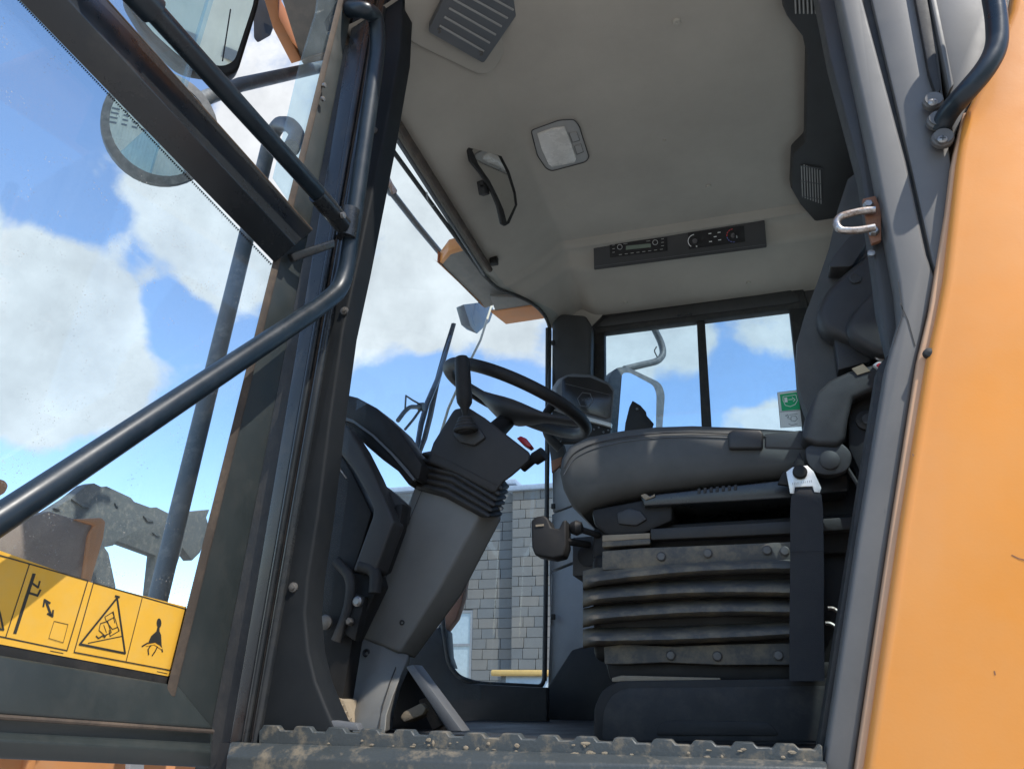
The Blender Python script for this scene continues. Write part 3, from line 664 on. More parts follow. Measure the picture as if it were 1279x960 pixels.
# left mirror arm and grab loop on the front platform
b = MB(); b.tube(P([(232,140),(258,122),(300,106),(400,84),(420,79)], X=-1.02), .0165, 16); b.build('mirror_arm', 'tube_grey', L)
b = MB(); b.tube([at(364,185,X=-.86), at(372,168,X=-.90), at(362,155,X=-.94), at(348,155,X=-1.0), at(338,172,X=-1.03), at(330,205,X=-1.05), at(197,748,X=-1.05), at(170,860,X=-1.05)], .0185, 18, bend=.03); b.build('platform_rail', 'tube_grey', L)
# front frame, dusty lifting gear seen through the door glass
T = lambda pts, x: [at(a, c, X=x) for a, c in pts]
fp = [(60,640),(88,622),(108,606),(118,603),(128,608),(134,607),(164,621),(168,626),(190,634),(196,633),(212,641),(262,636),(258,646),(262,660),(250,690),(240,700),(228,684),(216,722),(200,770),(190,742),(195,694),(146,676),(142,681),(131,683),(136,690),(145,732),(140,800),(60,800)]
b = MB(); b.prism(T(fp, -1.9), (-.04,0,0), bevel=.003); fg = b.build('front_frame', 'dirty_steel', L)
M['sky_gap'] = M['side_glass']
for sl in ([(90,623),(95,622),(112,634),(104,633)],[(144,628),(149,632),(146,632)],[(180,644),(193,651),(185,651)],[(152,651),(157,653)],[(191,665),(201,669),(196,669)],[(68,634),(76,635),(72,636)]):
    if len(sl) < 3: continue
    MB().prism(T(sl, -1.895), (-.01,0,0)).build('slot', 'mirror_shell', fg)
b = MB(); b.prism(T([(-60,690),(0,655),(62,638),(94,648),(120,655),(114,668),(104,735),(60,760),(-60,720)], -1.7), (-.03,0,0), bevel=.004); fl = b.build('fender_panel', 'tan_dusty', L)
b = MB(); b.prism(T([(94,648),(128,646),(133,651),(130,672),(112,735),(103,735),(112,668),(119,656)], -1.69), (-.03,0,0), bevel=.006, seg=3); b.build('fender_edge', 'orange_dusty', fl)
b = MB(); b.prism(T([(-40,598),(-5,596),(8,599),(13,606),(8,616),(-40,640)], -1.8), (-.05,0,0), bevel=.01, seg=3); b.build('fender_edge', 'orange_dusty', fl)
b = MB(); b.prism([at(-80,936,X=-1.0), at(262,938,X=-1.0), at(262,985,X=-1.0), at(-80,985,X=-1.0)], (-.05,0,0), bevel=.004); b.build('step_panel', 'orange_dusty', L)
b = MB(); b.prism([at(36,946,X=-.99), at(46,946,X=-.99), at(40,985,X=-.99), at(30,985,X=-.99)], (-.05,0,0), bevel=.002); b.build('step_rib', 'orange_dusty', L)
b = MB(); b.prism([at(163,953,X=-.99), at(180,953,X=-.99), at(178,985,X=-.99), at(161,985,X=-.99)], (-.02,0,0)); b.build('step_label', 'white', L)
# brown curved cover beyond the column, outside
b = MB(); b.prism(P([(577,716),(582,722),(577,750),(570,772),(558,788),(549,778),(562,745)], Y=1.358), (0,.04,0), bevel=.004); b.build('outer_cover', 'rust', L)
b = MB(); b.prism(P([(549,779),(559,789),(561,820),(566,835),(550,822),(540,795)], Y=1.335), (0,.05,0), bevel=.004); b.build('cover_bracket', 'plastic', L)

# ---- dash at the front left of the cab
def arc(pts, n=5): 
    return fillet([V((x, y, 0)) for x, y in pts], 30, n)
cres = [(405,486),(424,490.5),(446,496),(470,509),(495,532),(514,560),(527,580),(523,598),(518,599),(508,586),(489,565),(465,542),(441,525),(420,517),(400,514)]
b = MB(); b.prism(P(cres, Y=.42), (0,.10,0), bevel=.004); b.build('dash_hood', 'deep_black', L)
cres2 = [(400,514),(420,518),(441,526),(465,543),(489,566),(508,587),(518,600),(511,606),(497,588),(478,574),(458,557),(434,532),(400,524)]
b = MB(); b.prism(P(cres2, Y=.44), (0,.08,0), bevel=.003); b.build('hood_lining', 'deep_black', L)
cres3 = [(418,516),(441,524),(466,542),(490,565),(509,586),(518,598),(516,600),(488,567),(464,544),(440,527),(416,519)]
b = MB(); b.prism(P(cres3, Y=.415), (0,.01,0)); b.build('hood_bead', 'plastic_lt', L)
dk = [(400,520),(418,522),(432,530),(450,558),(466,590),(486,636),(492,652),(481,680),(470,712),(440,713),(452,680),(465,645),(466,636),(461,621),(440,585),(420,560),(400,545)]
b = MB(); b.prism(P(dk, Y=.36), (0,.06,0), bevel=.006, seg=3); b.build('dash_duct', 'plastic', L)
b = MB(); b.prism(P([(466,595),(474,602),(490,614),(506,629),(503,650),(494,660),(486,636)], Y=.42), (0,.04,0), bevel=.004); b.build('dash_ledge', 'plastic', L)
b = MB(); b.prism(P([(493,630),(503,628),(499,660),(480,712),(465,720),(484,668)], Y=.40), (0,.04,0), bevel=.004); b.build('dash_shadow', 'deep_black', L)  # black strip put in for the shadow beside the column
b = MB(); b.prism(P([(380,555),(420,558),(440,590),(464,640),(452,680),(440,716),(470,716),(474,730),(440,800),(425,890),(360,890),(360,600)], Y=.385), (0,.05,0), bevel=.004); dpan = b.build('dash_panel', 'deep_black', L)
b = MB(); b.tube(P([(411,565),(420,579),(433,597)], Y=.38), .002, 8); b.build('panel_strip', 'chrome', dpan)
b = MB(); b.prism(P([(432,736),(456,745),(443,800),(428,790)], Y=.365), (0,.03,0), bevel=.002); brk = b.build('column_bracket', 'deep_black', L)
for q, r, m_ in (((448,751),.011,'bolt'),((438,776),.009,'dark_bolt'),((408,777),.016,'dark_bolt'),((391,768),.009,'bolt')):
    b = MB(); b.lathe([(r,0),(r,.008),(r*.6,.012),(.001,.012)], at(*q, Y=.363), -YV, 14 if r > .01 else 6); b.build('bolt', m_, brk)
b = MB(); b.tube(P([(420,700),(440,722),(436,760),(420,800)], Y=.365), .012, 10, bend=.05); b.tube(P([(450,706),(470,712),(468,740)], Y=.37), .014, 10, bend=.05); b.build('hose', 'rubber', L)
# footrest pedal, ribbed
b = MB(); b.prism(P([(390,843),(396,847),(402,866),(430,874),(436,892),(444,906),(424,911),(412,890),(402,868)], Y=.37), (0,.09,0), bevel=.004); ped = b.build('foot_pedal', 'dirt', L)
for k in range(5):
    t = k/4.; a = at(lerp(404,418,t), lerp(870,903,t), Y=.365); c = at(lerp(424,443,t), lerp(874,907,t), Y=.365)
    MB().tube([a, c], .0045, 8).build('pedal_rib', 'dirt', ped)
# brake pedal arm right of the column foot
b = MB(); b.prism(P([(506,832),(516,829),(578,913),(560,914)], Y=.40), (0,.05,0), bevel=.004); arm = b.build('brake_pedal', 'plastic_lt', L)
b = MB(); b.prism(P([(499,895),(504,888),(526,877),(532,884),(528,892),(504,902)], Y=.42), (0,.06,0), bevel=.004); b.build('pedal_pad', 'dirt', arm)
b = MB(); b.prism(P([(522,874),(533,870),(552,905),(540,912)], Y=.44), (0,.03,0), bevel=.003); b.build('pedal_lever', 'brown_rubber', arm)
b = MB(); b.prism(P([(480,912),(492,860),(505,832),(520,838),(565,914)], Y=.62), (0,.03,0), bevel=.003); b.build('pedal_box', 'deep_black', L)

# ------------------------------------------------------------------ steering column with wheel
Q = thing('steering_column', 'tilted grey steering column with black steering wheel, gear lever and ribbed rubber gaiter', 'steering column', (-.66,.60,-.01))
near = .47
b = MB()
top = [at(519,604,Y=near+.01), at(552,612,Y=near), at(600,642,Y=near), at(627,646,Y=near+.07), at(627,640,Y=near+.16), at(540,600,Y=near+.16)]
midr = [at(482,704,Y=near+.01), at(512,715,Y=near), at(548,736,Y=near), at(577,742,Y=near+.07), at(577,736,Y=near+.16), at(510,700,Y=near+.16)]
bot = [at(445,795,Y=near+.01), at(468,803,Y=near), at(498,815,Y=near), at(517,823,Y=near+.07), at(520,815,Y=near+.16), at(470,790,Y=near+.16)]
b.loft([top, midr, bot], bevel=.008, seg=3); colm = b.build('column_cover', 'plastic_dust', Q)
b = MB(); b.strokes([at(527,612,Y=near-.0015), at(488,705,Y=near-.0015), at(455,788,Y=near-.0015)], .0016, -YV); b.build('cover_joint', 'rubber', colm)
b = MB(); b.lathe([(.006,.002),(.006,-.001),(.004,-.002),(.001,.004)], at(502,777,Y=near-.001), YV, 14); b.build('screw', 'rubber', colm)
b = MB()  # foot shaped with a flare towards the door so sunlight catches its base
ft = [[(450,792,near+.01),(480,806,near+.004),(512,819,near+.02),(512,812,near+.15),(470,790,near+.15)],
      [(441,826,near+.01),(470,838,near-.03),(503,838,near-.05),(512,832,near+.15),(450,822,near+.15)],
      [(432,866,near+.005),(457,875,near-.07),(491,868,near-.12),(500,860,near+.13),(440,860,near+.13)],
      [(424,890,near+.0),(448,896,near-.10),(483,892,near-.17),(492,890,near+.10),(430,888,near+.10)],
      [(416,912,near-.01),(442,916,near-.12),(481,916,near-.20),(490,912,near+.10),(420,908,near+.10)]]
b.loft([[at(x, y, Y=q) for x, y, q in r_] for r_ in ft], bevel=.006, seg=3); foot = b.build('column_foot', 'plastic_dust', Q)
b = MB(); b.tube([at(496,829,Y=near-.026), at(487,852,Y=near-.082), at(478,880,Y=near-.137), at(472,912,Y=near-.182)], .0014, 6); b.build('cover_joint', 'rubber', foot)
for q, dy_ in (((458,815),-.004),((434,869),-.004)):
    b = MB(); b.lathe([(.009,.006),(.009,-.004),(.007,-.005),(.001,.001)], at(*q, Y=near+dy_), YV, 16); b.build('screw_hole', 'rubber', foot)
# gaiter: six folds
for k in range(6):
    t = k/5.; dx, dy = lerp(-3,15,t), lerp(8,-30,t)
    w_ = 1.0 + (.04 if k % 2 == 0 else -.0)
    c0 = [(521+dx*.6, 597+dy), (560+dx, 606+dy), (612+dx*.9, 636+dy*.9), (626+dx*.5, 634+dy*.9), (560+dx, 588+dy)]
    dep = [near, near-.012, near-.012, near+.08, near+.18]
    ring = [at(x, y, Y=q) for (x, y), q in zip(c0, dep)]
    cen = sum(ring, V())/5
    ax = V((.42,0,.9)).normalized()
    ring = [cen+(p-cen)*1.05 for p in ring]; rr = [cen+(p-cen)*.84 for p in ring]
    b = MB(); b.loft([[p-ax*.012 for p in rr], [p-ax*.003 for p in ring], [p+ax*.003 for p in ring], [p+ax*.010 for p in rr]], bevel=.0012, seg=1)
    b.build('gaiter_fold', 'gaiter', Q)
b = MB(); b.box(at(620,634,Y=near+.05),(.03,.01,.006),rot=Matrix.Rotation(.25,3,'Y'),bevel=.001); b.build('gaiter_clip', 'silver', Q)
# switch pod
pod_n = [(533,577),(541,552),(556,528),(567,510),(584,507),(606,521),(646,552),(664,566),(661,576),(640,594),(629,602),(618,617),(604,610),(570,592)]
b = MB()
n0 = [at(x, y, Y=near-.02) for x, y in pod_n]
n1 = [at(600+(x-600)*.86, 560+(y-560)*.80+10, Y=near+.15) for x, y in pod_n]
b.loft([n0, n1], bevel=.010, seg=3); pod = b.build('switch_pod', 'pod', Q)
b = MB(); b.strokes([at(x, y, Y=near-.0215) for x, y in ((537,565),(560,575),(600,595),(622,606))], .0014, -YV); b.build('cover_joint', 'rubber', pod)
# gear lever
b = MB(); lv0, lv1 = at(582,536,Y=near-.05), at(577,446,Y=near-.07); ax = (lv1-lv0)
b.loft([[lv0+ax*h+ (XV*math.cos(a)+YV*math.sin(a))*r for a in [2*math.pi*k/18 for k in range(18)]] for h, r in ((.12,.006),(.22,.007),(.30,.012),(.36,.0185),(.42,.0195),(.70,.0195),(.93,.0185),(.985,.017),(1.0,.012))])
lev = b.build('gear_lever', 'deep_black', Q)
b = MB(); b.lathe([(.0135,.0),(.0135,.0012),(.001,.0012)], lv1, ax, 18); b.build('lever_cap', 'plastic', lev)
for k in range(4):
    b = MB(); b.torus(lv0+ax*(.0+.045*k), ax, .024-.004*k, .0062, 24, 8); b.lathe([(.020-.004*k,-.008),(.020-.004*k,.006)], lv0+ax*(.045*k), ax, 20); b.build('lever_gaiter', 'gaiter', lev)
b = MB(); b.prism([at(x, y, Y=near-.03) for x, y in ((565,542),(572,533),(600,536),(606,546),(592,556),(574,552))], (0,.05,0), bevel=.004); b.build('lever_base', 'plastic', lev)
# red rocker and stalk on the far side of the pod
b = MB(); b.prism([at(x, y, Y=near+.10) for x, y in ((645,547),(650,544),(657,547),(664,556),(660,559),(652,554))], (0,.03,0), bevel=.002); b.build('hazard_switch', 'red', Q)
b = MB(); b.tube([at(652,582,Y=near+.07), at(666,573,Y=near+.06), at(678,566,Y=near+.05)], [.016,.012,.012], 14); b.tube([at(668,573,Y=near+.058), at(679,566,Y=near+.05)], .0165, 16); b.build('stalk_switch', 'deep_black', Q)
# wheel: rim, two spokes and hub
wc = at(645,499,Y=.66); wa = V((math.sin(math.radians(25)),0,math.cos(math.radians(25)))); wu = YV; wv = wa.cross(wu)
b = MB(); b.torus(wc, wa, .205, .0165, 72, 16)
rim = b.build('steering_wheel', 'deep_black', Q)
hubc = wc - wa*.035
e = V((math.cos(math.radians(25)),0,-math.sin(math.radians(25))))
prof_ = [(-.203,.020,.011,0),(-.14,.021,.011,.012),(-.095,.026,.013,.022),(-.062,.042,.022,.030),(-.03,.056,.030,.036),(0,.060,.032,.037),(.03,.056,.030,.036),(.062,.042,.022,.030),(.095,.026,.013,.022),(.14,.021,.011,.012),(.203,.020,.011,0)]
b = MB(); b.loft([[wc+e*s_-wa*d_ + YV*w_*math.cos(2*math.pi*k/16)+wa*t_*math.sin(2*math.pi*k/16) for k in range(16)] for s_, w_, t_, d_ in prof_]); b.build('spoke', 'plastic', rim, smooth=70)
b = MB(); b.tube([hubc-wa*.03, at(612,545,Y=.60)], [.024,.028], 18); b.build('steering_shaft', 'deep_black', rim)

# ------------------------------------------------------------------ monitor
MN = thing('monitor', 'switched off cab monitor with a hexagon mark, beside the steering wheel', 'monitor', at(728,540,Y=1.461))
b = MB(); b.loft([P([(694,486),(703,472),(716,466),(740,468),(762,478),(768,487),(766,512),(763,531),(744,527),(712,519),(697,512)], Y=1.369), P([(688,486),(696,474),(708,468),(732,470),(756,480),(762,488),(761,512),(758,530),(738,526),(706,518),(690,512)], Y=1.426)], bevel=.006, seg=3); hs = b.build('housing', 'plastic_lt', MN)
b = MB(); b.prism(P([(702,474),(709,470),(737,471),(759,480),(765,488),(762,521),(756,523),(701,509)], Y=1.366), (0,.006,0), bevel=.002); b.build('screen', 'screen', MN)
b = MB(); b.mi = 0
hx = [at(731+9.8*math.cos(math.radians(60*k+8)), 499+9.6*math.sin(math.radians(60*k+8)), Y=1.364) for k in range(7)]
b.strokes(hx, .0024, -YV); 
for st_ in ([(727,497),(727,501)],[(727,499),(729,499)],[(729.5,497),(729.5,501)],[(731,498),(732.5,500)],[(731,500.5),(732.5,497.5)],[(734,497),(736,497.2),(734,499),(736,501),(734,501)]):
    b.strokes(P(st_, Y=1.364), .0012, -YV)
b.strokes(P([(706,479),(762,493)], Y=1.364), .0012, -YV); b.strokes(P([(704,506),(756,520)], Y=1.364), .0012, -YV)
b.build('screen_mark', 'screen_mark', MN)
b = MB(); b.prism(P([(723,517),(764,528),(763,533),(722,522)], Y=1.364), (0,.02,0), bevel=.002); b.build('keypad_bezel', 'silver', MN)
b = MB(); b.prism(P([(722,522),(763,533),(760,552),(700,552),(706,536)], Y=1.381), (0,.03,0), bevel=.003); kp = b.build('keypad', 'deep_black', MN)
for k in range(7):
    b = MB(); b.lathe([(.004,0),(.004,-.003),(.001,-.004)], at(724+k*6, 527+k*1.7+(k % 2)*4, Y=1.380), YV, 8); b.build('key', 'plastic_lt', kp)
b = MB(); b.tube([at(690,505,Y=1.415), at(680,520,Y=1.369), at(684,545,Y=1.347), at(700,560,Y=1.369)], .017, 12, bend=.03); b.build('monitor_arm', 'deep_black', MN)
b = MB(); b.prism(P([(684,545),(702,552),(706,566),(698,582),(688,575)], Y=1.438), (0,.05,0), bevel=.004); b.build('arm_mount', 'plastic', MN)
b = MB(); b.prism(P([(688,575),(702,570),(700,580),(689,590)], Y=1.436), (0,.02,0), bevel=.002); b.build('mount_foot', 'rust', MN)

# ------------------------------------------------------------------ interior mirror, dome lamp, radio panel
IM = thing('cabin_mirror', 'curved black framed inside mirror hanging from the ceiling at the front', 'mirror', at(615,250,X=-0.684))
mo = [(586,190),(584,181),(597,166),(604,167),(622,185),(637,214),(645,240),(647,256),(637,279),(632,282),(627,279),(622,256),(613,235),(602,218),(588,200)]
mi_ = [(590,188),(598,171),(603,171),(619,188),(633,216),(641,241),(643,256),(633,277),(629,262),(622,246),(612,226),(598,206)]
Pm = plane_at(on_liner(615,225,.075), V((1.0,-.50,-.25)))
mn = V((1.0,-.50,-.25)).normalized()
b = MB(); b.prism([Pm(x, y) for x, y in mo], -mn*.013, bevel=.004, seg=3); b.build('mirror_frame', 'deep_black', IM)
b = MB(); b.prism([Pm(x, y, .0012) for x, y in mi_], -mn*.002); b.build('mirror_glass', 'mirror_dark', IM)
b = MB(); b.prism([Pm(x, y, -.012) for x, y in ((603,224),(611,232),(612,243),(606,241))], -mn*.03, bevel=.002); b.tube([Pm(607,232,-.02), Pm(598,232,-.012)], .004, 8); b.build('mirror_bracket', 'deep_black', IM)
DL = thing('dome_lamp', 'square ceiling lamp with a frosted lens and two small buttons', 'ceiling lamp', at(700,182,Z=1.689))
dz = 1.696
z_ = lambda pts, o=0: [at(640+x*120/1152., 130+y*100/960., Z=dz-o) for x, y in pts]
b = MB(); b.prism(fillet(z_([(222,318),(560,195),(740,185),(800,260),(920,640),(880,695),(470,805),(400,770),(300,620)]), .012, 4, True), (0,0,.02), bevel=.002); b.mi = 1
ring = fillet(z_([(222,318),(560,195),(740,185),(800,260),(920,640),(880,695),(470,805),(400,770),(300,620)], .001), .012, 4, True)
b.tube(ring+[ring[0]], .0014, 6, caps=True); b.build('lamp_body', ['lamp_grey','rubber'], DL)
b = MB(); b.prism(z_([(296,368),(470,305),(625,285),(690,440),(768,660),(750,705),(475,760),(430,725),(350,550)], .006), (0,0,.01), bevel=.003, seg=3); b.build('lamp_lens', 'lens', DL)
for q in ([(684,352),(770,340),(806,436),(722,460)],[(748,512),(822,484),(850,575),(776,604)]):
    b = MB(); b.prism(z_(q, .004), (0,0,.006), bevel=.001); b.mi = 1; pp = z_(q, .002); b.tube(pp+[pp[0]], .0012, 6); b.build('lamp_button', ['lamp_grey','rubber'], DL)

RP = thing('radio_panel', 'dark overhead panel holding a radio and heater dials above the side window', 'control panel', at(848,305,Y=1.335))
r_tl, r_tr, r_bl, r_br = at(741,302,Y=1.284), at(954,274,Y=1.284), at(742,336,Y=1.341), at(958,307,Y=1.341)
ru = (r_tr-r_tl); rv = (r_bl-r_tl); rn = ru.cross(rv).normalized()
if rn.y > 0: rn = -rn
RPt = plane_at(r_tl, rn)
Z8 = lambda x, y, o=0.0: RPt(720+x*260/1279., 260+y*100/492., o)
b = MB(); b.prism(fillet([Z8(*q) for q in ((104,206),(1155,66),(1170,242),(108,380))], .006, 4, True), -rn*.03, bevel=.002); b.build('panel_face', 'plastic', RP)
b = MB(); b.strokes([Z8(112,358,.001), Z8(1165,222,.001)], .0016, rn); b.build('panel_step', 'plastic_lt', RP)
b = MB(); b.prism([Z8(*q, .003) for q in ((203,218),(556,178),(560,262),(206,304))], -rn*.004, bevel=.001); rad = b.build('radio', 'deep_black', RP)
b = MB(); b.prism([Z8(*q, .0045) for q in ((304,232),(456,216),(458,240),(304,256))], -rn*.002); b.build('radio_display', 'lcd', rad)
for q in ((267,238),(484,210)):
    o = Z8(*q, .003); b = MB(); b.lathe([(.0085,0),(.0075,.010),(.001,.011)], o, rn, 20); b.mi = 1; b.torus(o+rn*.003, rn, .0092, .0011, 28, 6); b.build('radio_knob', ['deep_black','silver'], rad)
b = MB()
for k in range(8):
    x = 262+k*36; y = 286-k*4.6; b.strokes([Z8(x, y, .0035), Z8(x+16, y-2, .0035)], .0022, rn)
for k in range(3):
    b.strokes([Z8(522, 190+k*21, .0035), Z8(536, 188+k*21, .0035)], .0022, rn); b.strokes([Z8(222, 228+k*22, .0035), Z8(234, 226+k*22, .0035)], .0022, rn)
b.strokes([Z8(430,203,.0035), Z8(452,200,.0035)], .0018, rn); b.strokes([Z8(290,220,.0035), Z8(312,217,.0035)], .0018, rn)
b.build('radio_key', 'lamp_grey', rad)
b = MB(); b.prism([Z8(*q, .003) for q in ((684,150),(1030,108),(1036,206),(690,252))], -rn*.004, bevel=.001); heat = b.build('heater_control', 'deep_black', RP)
def arcpts(cx, cy, rx, ry, a0, a1, n=10, o=.0036): return [Z8(cx+rx*math.cos(math.radians(lerp(a0,a1,k/n))), cy-ry*math.sin(math.radians(lerp(a0,a1,k/n))), o) for k in range(n+1)]
for cx, cy in ((728,202),(964,168)):
    b = MB(); b.lathe([(.0115,0),(.010,.009),(.001,.010)], Z8(cx, cy, .003), rn, 20); b.build('heater_knob', 'screen', heat)
b = MB(); b.strokes(arcpts(728,202,42,40,100,235), .0026, rn); b.strokes(arcpts(738,234,3,3,0,360,6), .002, rn)
for q in ((820,157),(876,150),(852,176),(824,206),(880,196)): b.strokes([Z8(q[0]-7,q[1],.0036), Z8(q[0]+7,q[1]-2,.0036)], .003, rn)
b.build('heater_mark', 'white', heat)
b = MB(); b.mi = 1
for k in range(4): b.strokes(arcpts(964,168,40,40,100+k*24,112+k*24,2), .0032, rn)
b.mi = 2
for k in range(4): b.strokes(arcpts(964,168,40,40,196+k*24,208+k*24,2), .0032, rn)
b.mi = 0; b.strokes([Z8(984,168,.0036), Z8(986,182,.0036)], .002, rn)
M['blue'] = mat('blue print', (.08,.10,.30), .5, bump=0)
b.build('heater_mark', ['white','red','blue'], heat)
# ------------------------------------------------------------------ operator seat
ST = thing('operator_seat', 'grey vinyl suspension seat with black rubber bellows and hanging seat belt', 'seat', (-.05,.66,0))
SY = .40
# cushion: profile swept across the cab with rounded edges
prof = [(702,574),(712,556),(735,544),(775,536),(820,531),(865,529.5),(920,532),(975,536),(1030,540),(1030,575),(1030,598),(985,597),(930,603),(880,609),(830,615),(780,622),(745,632),(725,641),(712,630),(703,612),(699.5,594)]
b = MB()
base = P(prof, Y=SY+.04)
cen = sum(base, V())/len(base)
rings = []
n_ = 22
for k in range(n_+1):
    t = k/n_; y = SY + t*.50
    e_ = min(t, 1-t)*.50
    s_ = 1.0 if e_ > .07 else (1-(1-e_/.07)**2)**.5*.10+.90 if e_ > 0 else .90
    rings.append([cen + V(((p.x-cen.x)*(.93+.07*(s_-.9)/.1), y-cen.y, (p.z-cen.z)*(.55+.45*(s_-.9)/.1))) for p in base])
b.loft(rings); cush = b.build('seat_cushion', 'vinyl', ST, smooth=60)
b = MB(); b.prism(P([(909,540),(916,536),(950,536),(954,541),(953,560),(910,560)], Y=SY-.012), (0,.05,0), bevel=.006, seg=3); b.build('cushion_latch', 'vinyl_dk', ST)
b = MB(); b.prism(P([(954,541),(1003,536),(1008,545),(1006,562),(954,560)], Y=SY-.002), (0,.05,0), bevel=.006, seg=3); b.build('cushion_bracket', 'plastic', ST)
b = MB(); b.tube(P([(704,585),(715,566),(738,554),(776,546),(820,541),(865,539.5),(920,542),(960,545)], Y=SY-.0005), .0016, 6, bend=.02); b.build('cushion_seam', 'plastic', cush)
b = MB(); b.tube(P([(704,593),(716,572),(740,560),(778,551),(820,546.5),(865,545),(918,547)], Y=SY-.001), .0009, 6, bend=.02); b.build('stitch_line', 'plastic_lt', cush)
# backrest
bk = [(1060,222),(1072,213),(1090,215),(1150,260),(1165,400),(1140,560),(1030,560),(1013,538),(1000,512),(992,486),(990,455),(992,428),(1001,398),(1018,356),(1034,312),(1046,262)]
b = MB(); base = P(bk, Y=SY+.05); cen = sum(base, V())/len(base); rings = []
for k in range(n_+1):
    t = k/n_; e_ = min(t, 1-t)*.48
    q = 1-(1-min(e_/.05,1))**2
    s_ = .93+.07*math.sqrt(max(q,0))
    rings.append([cen + V(((p.x-cen.x)*s_+.085*t, SY+.04+t*.48-cen.y, (p.z-cen.z)*(s_*.5+.5))) for p in base])
b.loft(rings); back = b.build('backrest', 'vinyl', ST, smooth=60)
seam = [(1052,262),(1040,312),(1024,358),(1007,400),(999,430),(997,456),(999,484),(1007,510),(1018,532)]
for off in (0, 4):
    b = MB(); b.tube([at(x+off, y, Y=SY+.046) for x, y in seam], .0012, 6, bend=.03); b.build('back_seam', 'lamp_grey', back)
# folded armrest on the side of the backrest
b = MB(); b.prism(fillet(P([(1034,334),(1042,318),(1062,293),(1085,290),(1084,300),(1064,333),(1052,333)], Y=SY-.02), .012, 4, True), (0,.05,0), bevel=.006, seg=3); b.build('armrest_strap', 'plastic', ST)
b = MB(); b.prism(fillet(P([(1020,392),(1026,372),(1040,352),(1066,330),(1100,305),(1150,320),(1140,430),(1100,442),(1060,424),(1030,412)], Y=SY-.035), .03, 5, True), (0,.07,0), bevel=.016, seg=4); arm_ = b.build('armrest', 'vinyl_dk', ST)
b = MB(); b.prism(fillet(P([(1056,410),(1062,392),(1080,372),(1110,345),(1150,350),(1140,440),(1100,444),(1066,424)], Y=SY-.055), .03, 5, True), (0,.05,0), bevel=.016, seg=4); b.build('armrest_pad', 'vinyl_dk', ST)
b = MB(); b.lathe([(.012,.0),(.012,-.003),(.009,-.004),(.009,-.003),(.001,-.003)], at(1068,348,Y=SY-.036), YV, 20); b.build('pivot_cap', 'plastic', arm_)
b = MB(); b.prism(P([(1042,418),(1060,424),(1092,442),(1085,452),(1047,462)], Y=SY-.01), (0,.04,0), bevel=.004); b.build('side_cover', 'vinyl_dk', ST)
# recliner cover with buckle, label and red button
rc = [(1002,548),(1006,520),(1018,492),(1036,474),(1060,463),(1098,452),(1130,448),(1130,480),(1085,489),(1066,497),(1060,520),(1056,548),(1047,557),(1020,555)]
b = MB(); b.prism(P(rc, Y=SY-.06), (0,.07,0), bevel=.012, seg=4); rec = b.build('recliner_cover', 'vinyl_dk', ST)
b = MB(); b.prism(P([(1058,490),(1072,484),(1130,476),(1130,620),(1080,620),(1072,585),(1060,560)], Y=SY-.02), (0,.04,0), bevel=.004); b.build('recliner_plate', 'deep_black', ST)
b = MB(); b.lathe([(.020,0),(.020,-.008),(.012,-.012),(.010,-.016),(.001,-.016)], at(1082,526,Y=SY-.02), YV, 22); b.build('recliner_knob', 'vinyl_dk', ST)
b = MB(); b.prism(P([(1064,460),(1078,454.5),(1087,463),(1071,468)], Y=SY-.0625), (0,.003,0)); b.build('belt_label', 'dirt', rec)
b = MB(); b.prism(P([(1090,455),(1096,451),(1110,452),(1120,460),(1112,462),(1098,461)], Y=SY-.070), (0,.015,0), bevel=.003); b.mi = 1
b.prism(P([(1094,455.5),(1098,452.5),(1118,454),(1118,459),(1100,459.5)], Y=SY-.074), (0,.01,0), bevel=.002); b.build('buckle', ['silver','red'], ST)
b = MB(); b.prism(P([(1087,438),(1096,431),(1103,436),(1108,448),(1112,455),(1100,452),(1094,448)], Y=SY-.03), (0,.006,0), bevel=.002); b.build('buckle_tongue', 'chrome', ST)
# hinge lug and bolts low at the back
b = MB(); b.prism(fillet(P([(1005,556),(1050,550),(1066,566),(1060,588),(1036,594),(1016,590),(1006,574)], Y=SY-.05), .015, 4, True), (0,.03,0), bevel=.005); lug = b.build('hinge_lug', 'vinyl_dk', ST)
b = MB(); b.lathe([(.0185,0),(.0185,-.006),(.016,-.008),(.001,-.009)], at(1036,575,Y=SY-.05), YV, 22); b.build('lug_bolt', 'plastic', lug)
b = MB(); b.tube(P([(1058,584),(1072,606),(1080,628)], Y=SY-.03), .004, 8); b.build('lock_cable', 'rubber', ST)
# belt anchor and webbing
b = MB(); b.prism(P([(971,604),(978,588),(985,590),(999,564),(1010,592),(986,606)], Y=SY-.045), (0,.012,0), bevel=.002); b.build('anchor_lug', 'deep_black', ST)
b = MB(); b.prism(P([(982,589),(990,583),(1008,581),(1016,588),(1026,609),(1024,615),(1017,614),(1015,607),(993,608),(992,616),(987,616)], Y=SY-.060), (0,.004,0), bevel=.001); anc = b.build('belt_anchor', 'anchor', ST)
b = MB(); b.lathe([(.0135,0),(.0135,-.006),(.011,-.009),(.001,-.010)], at(999,590,Y=SY-.060), YV, 20); b.build('anchor_bolt', 'deep_black', anc)
b = MB()
for k in range(10):
    x = 990+k*2.6; b.strokes(P([(x, 605-k*.35),(x+(k % 3)*.4, 602.5-k*.35)], Y=SY-.0606), .0009, -YV)
b.build('stamped_mark', 'bolt', anc)
b = MB()
bpts = [((994,607),(1014,605)),((988,622),(1026,618)),((987,640),(1028,636)),((987,700),(1029,700)),((986,780),(1029,780)),((986,850),(1030,850))]
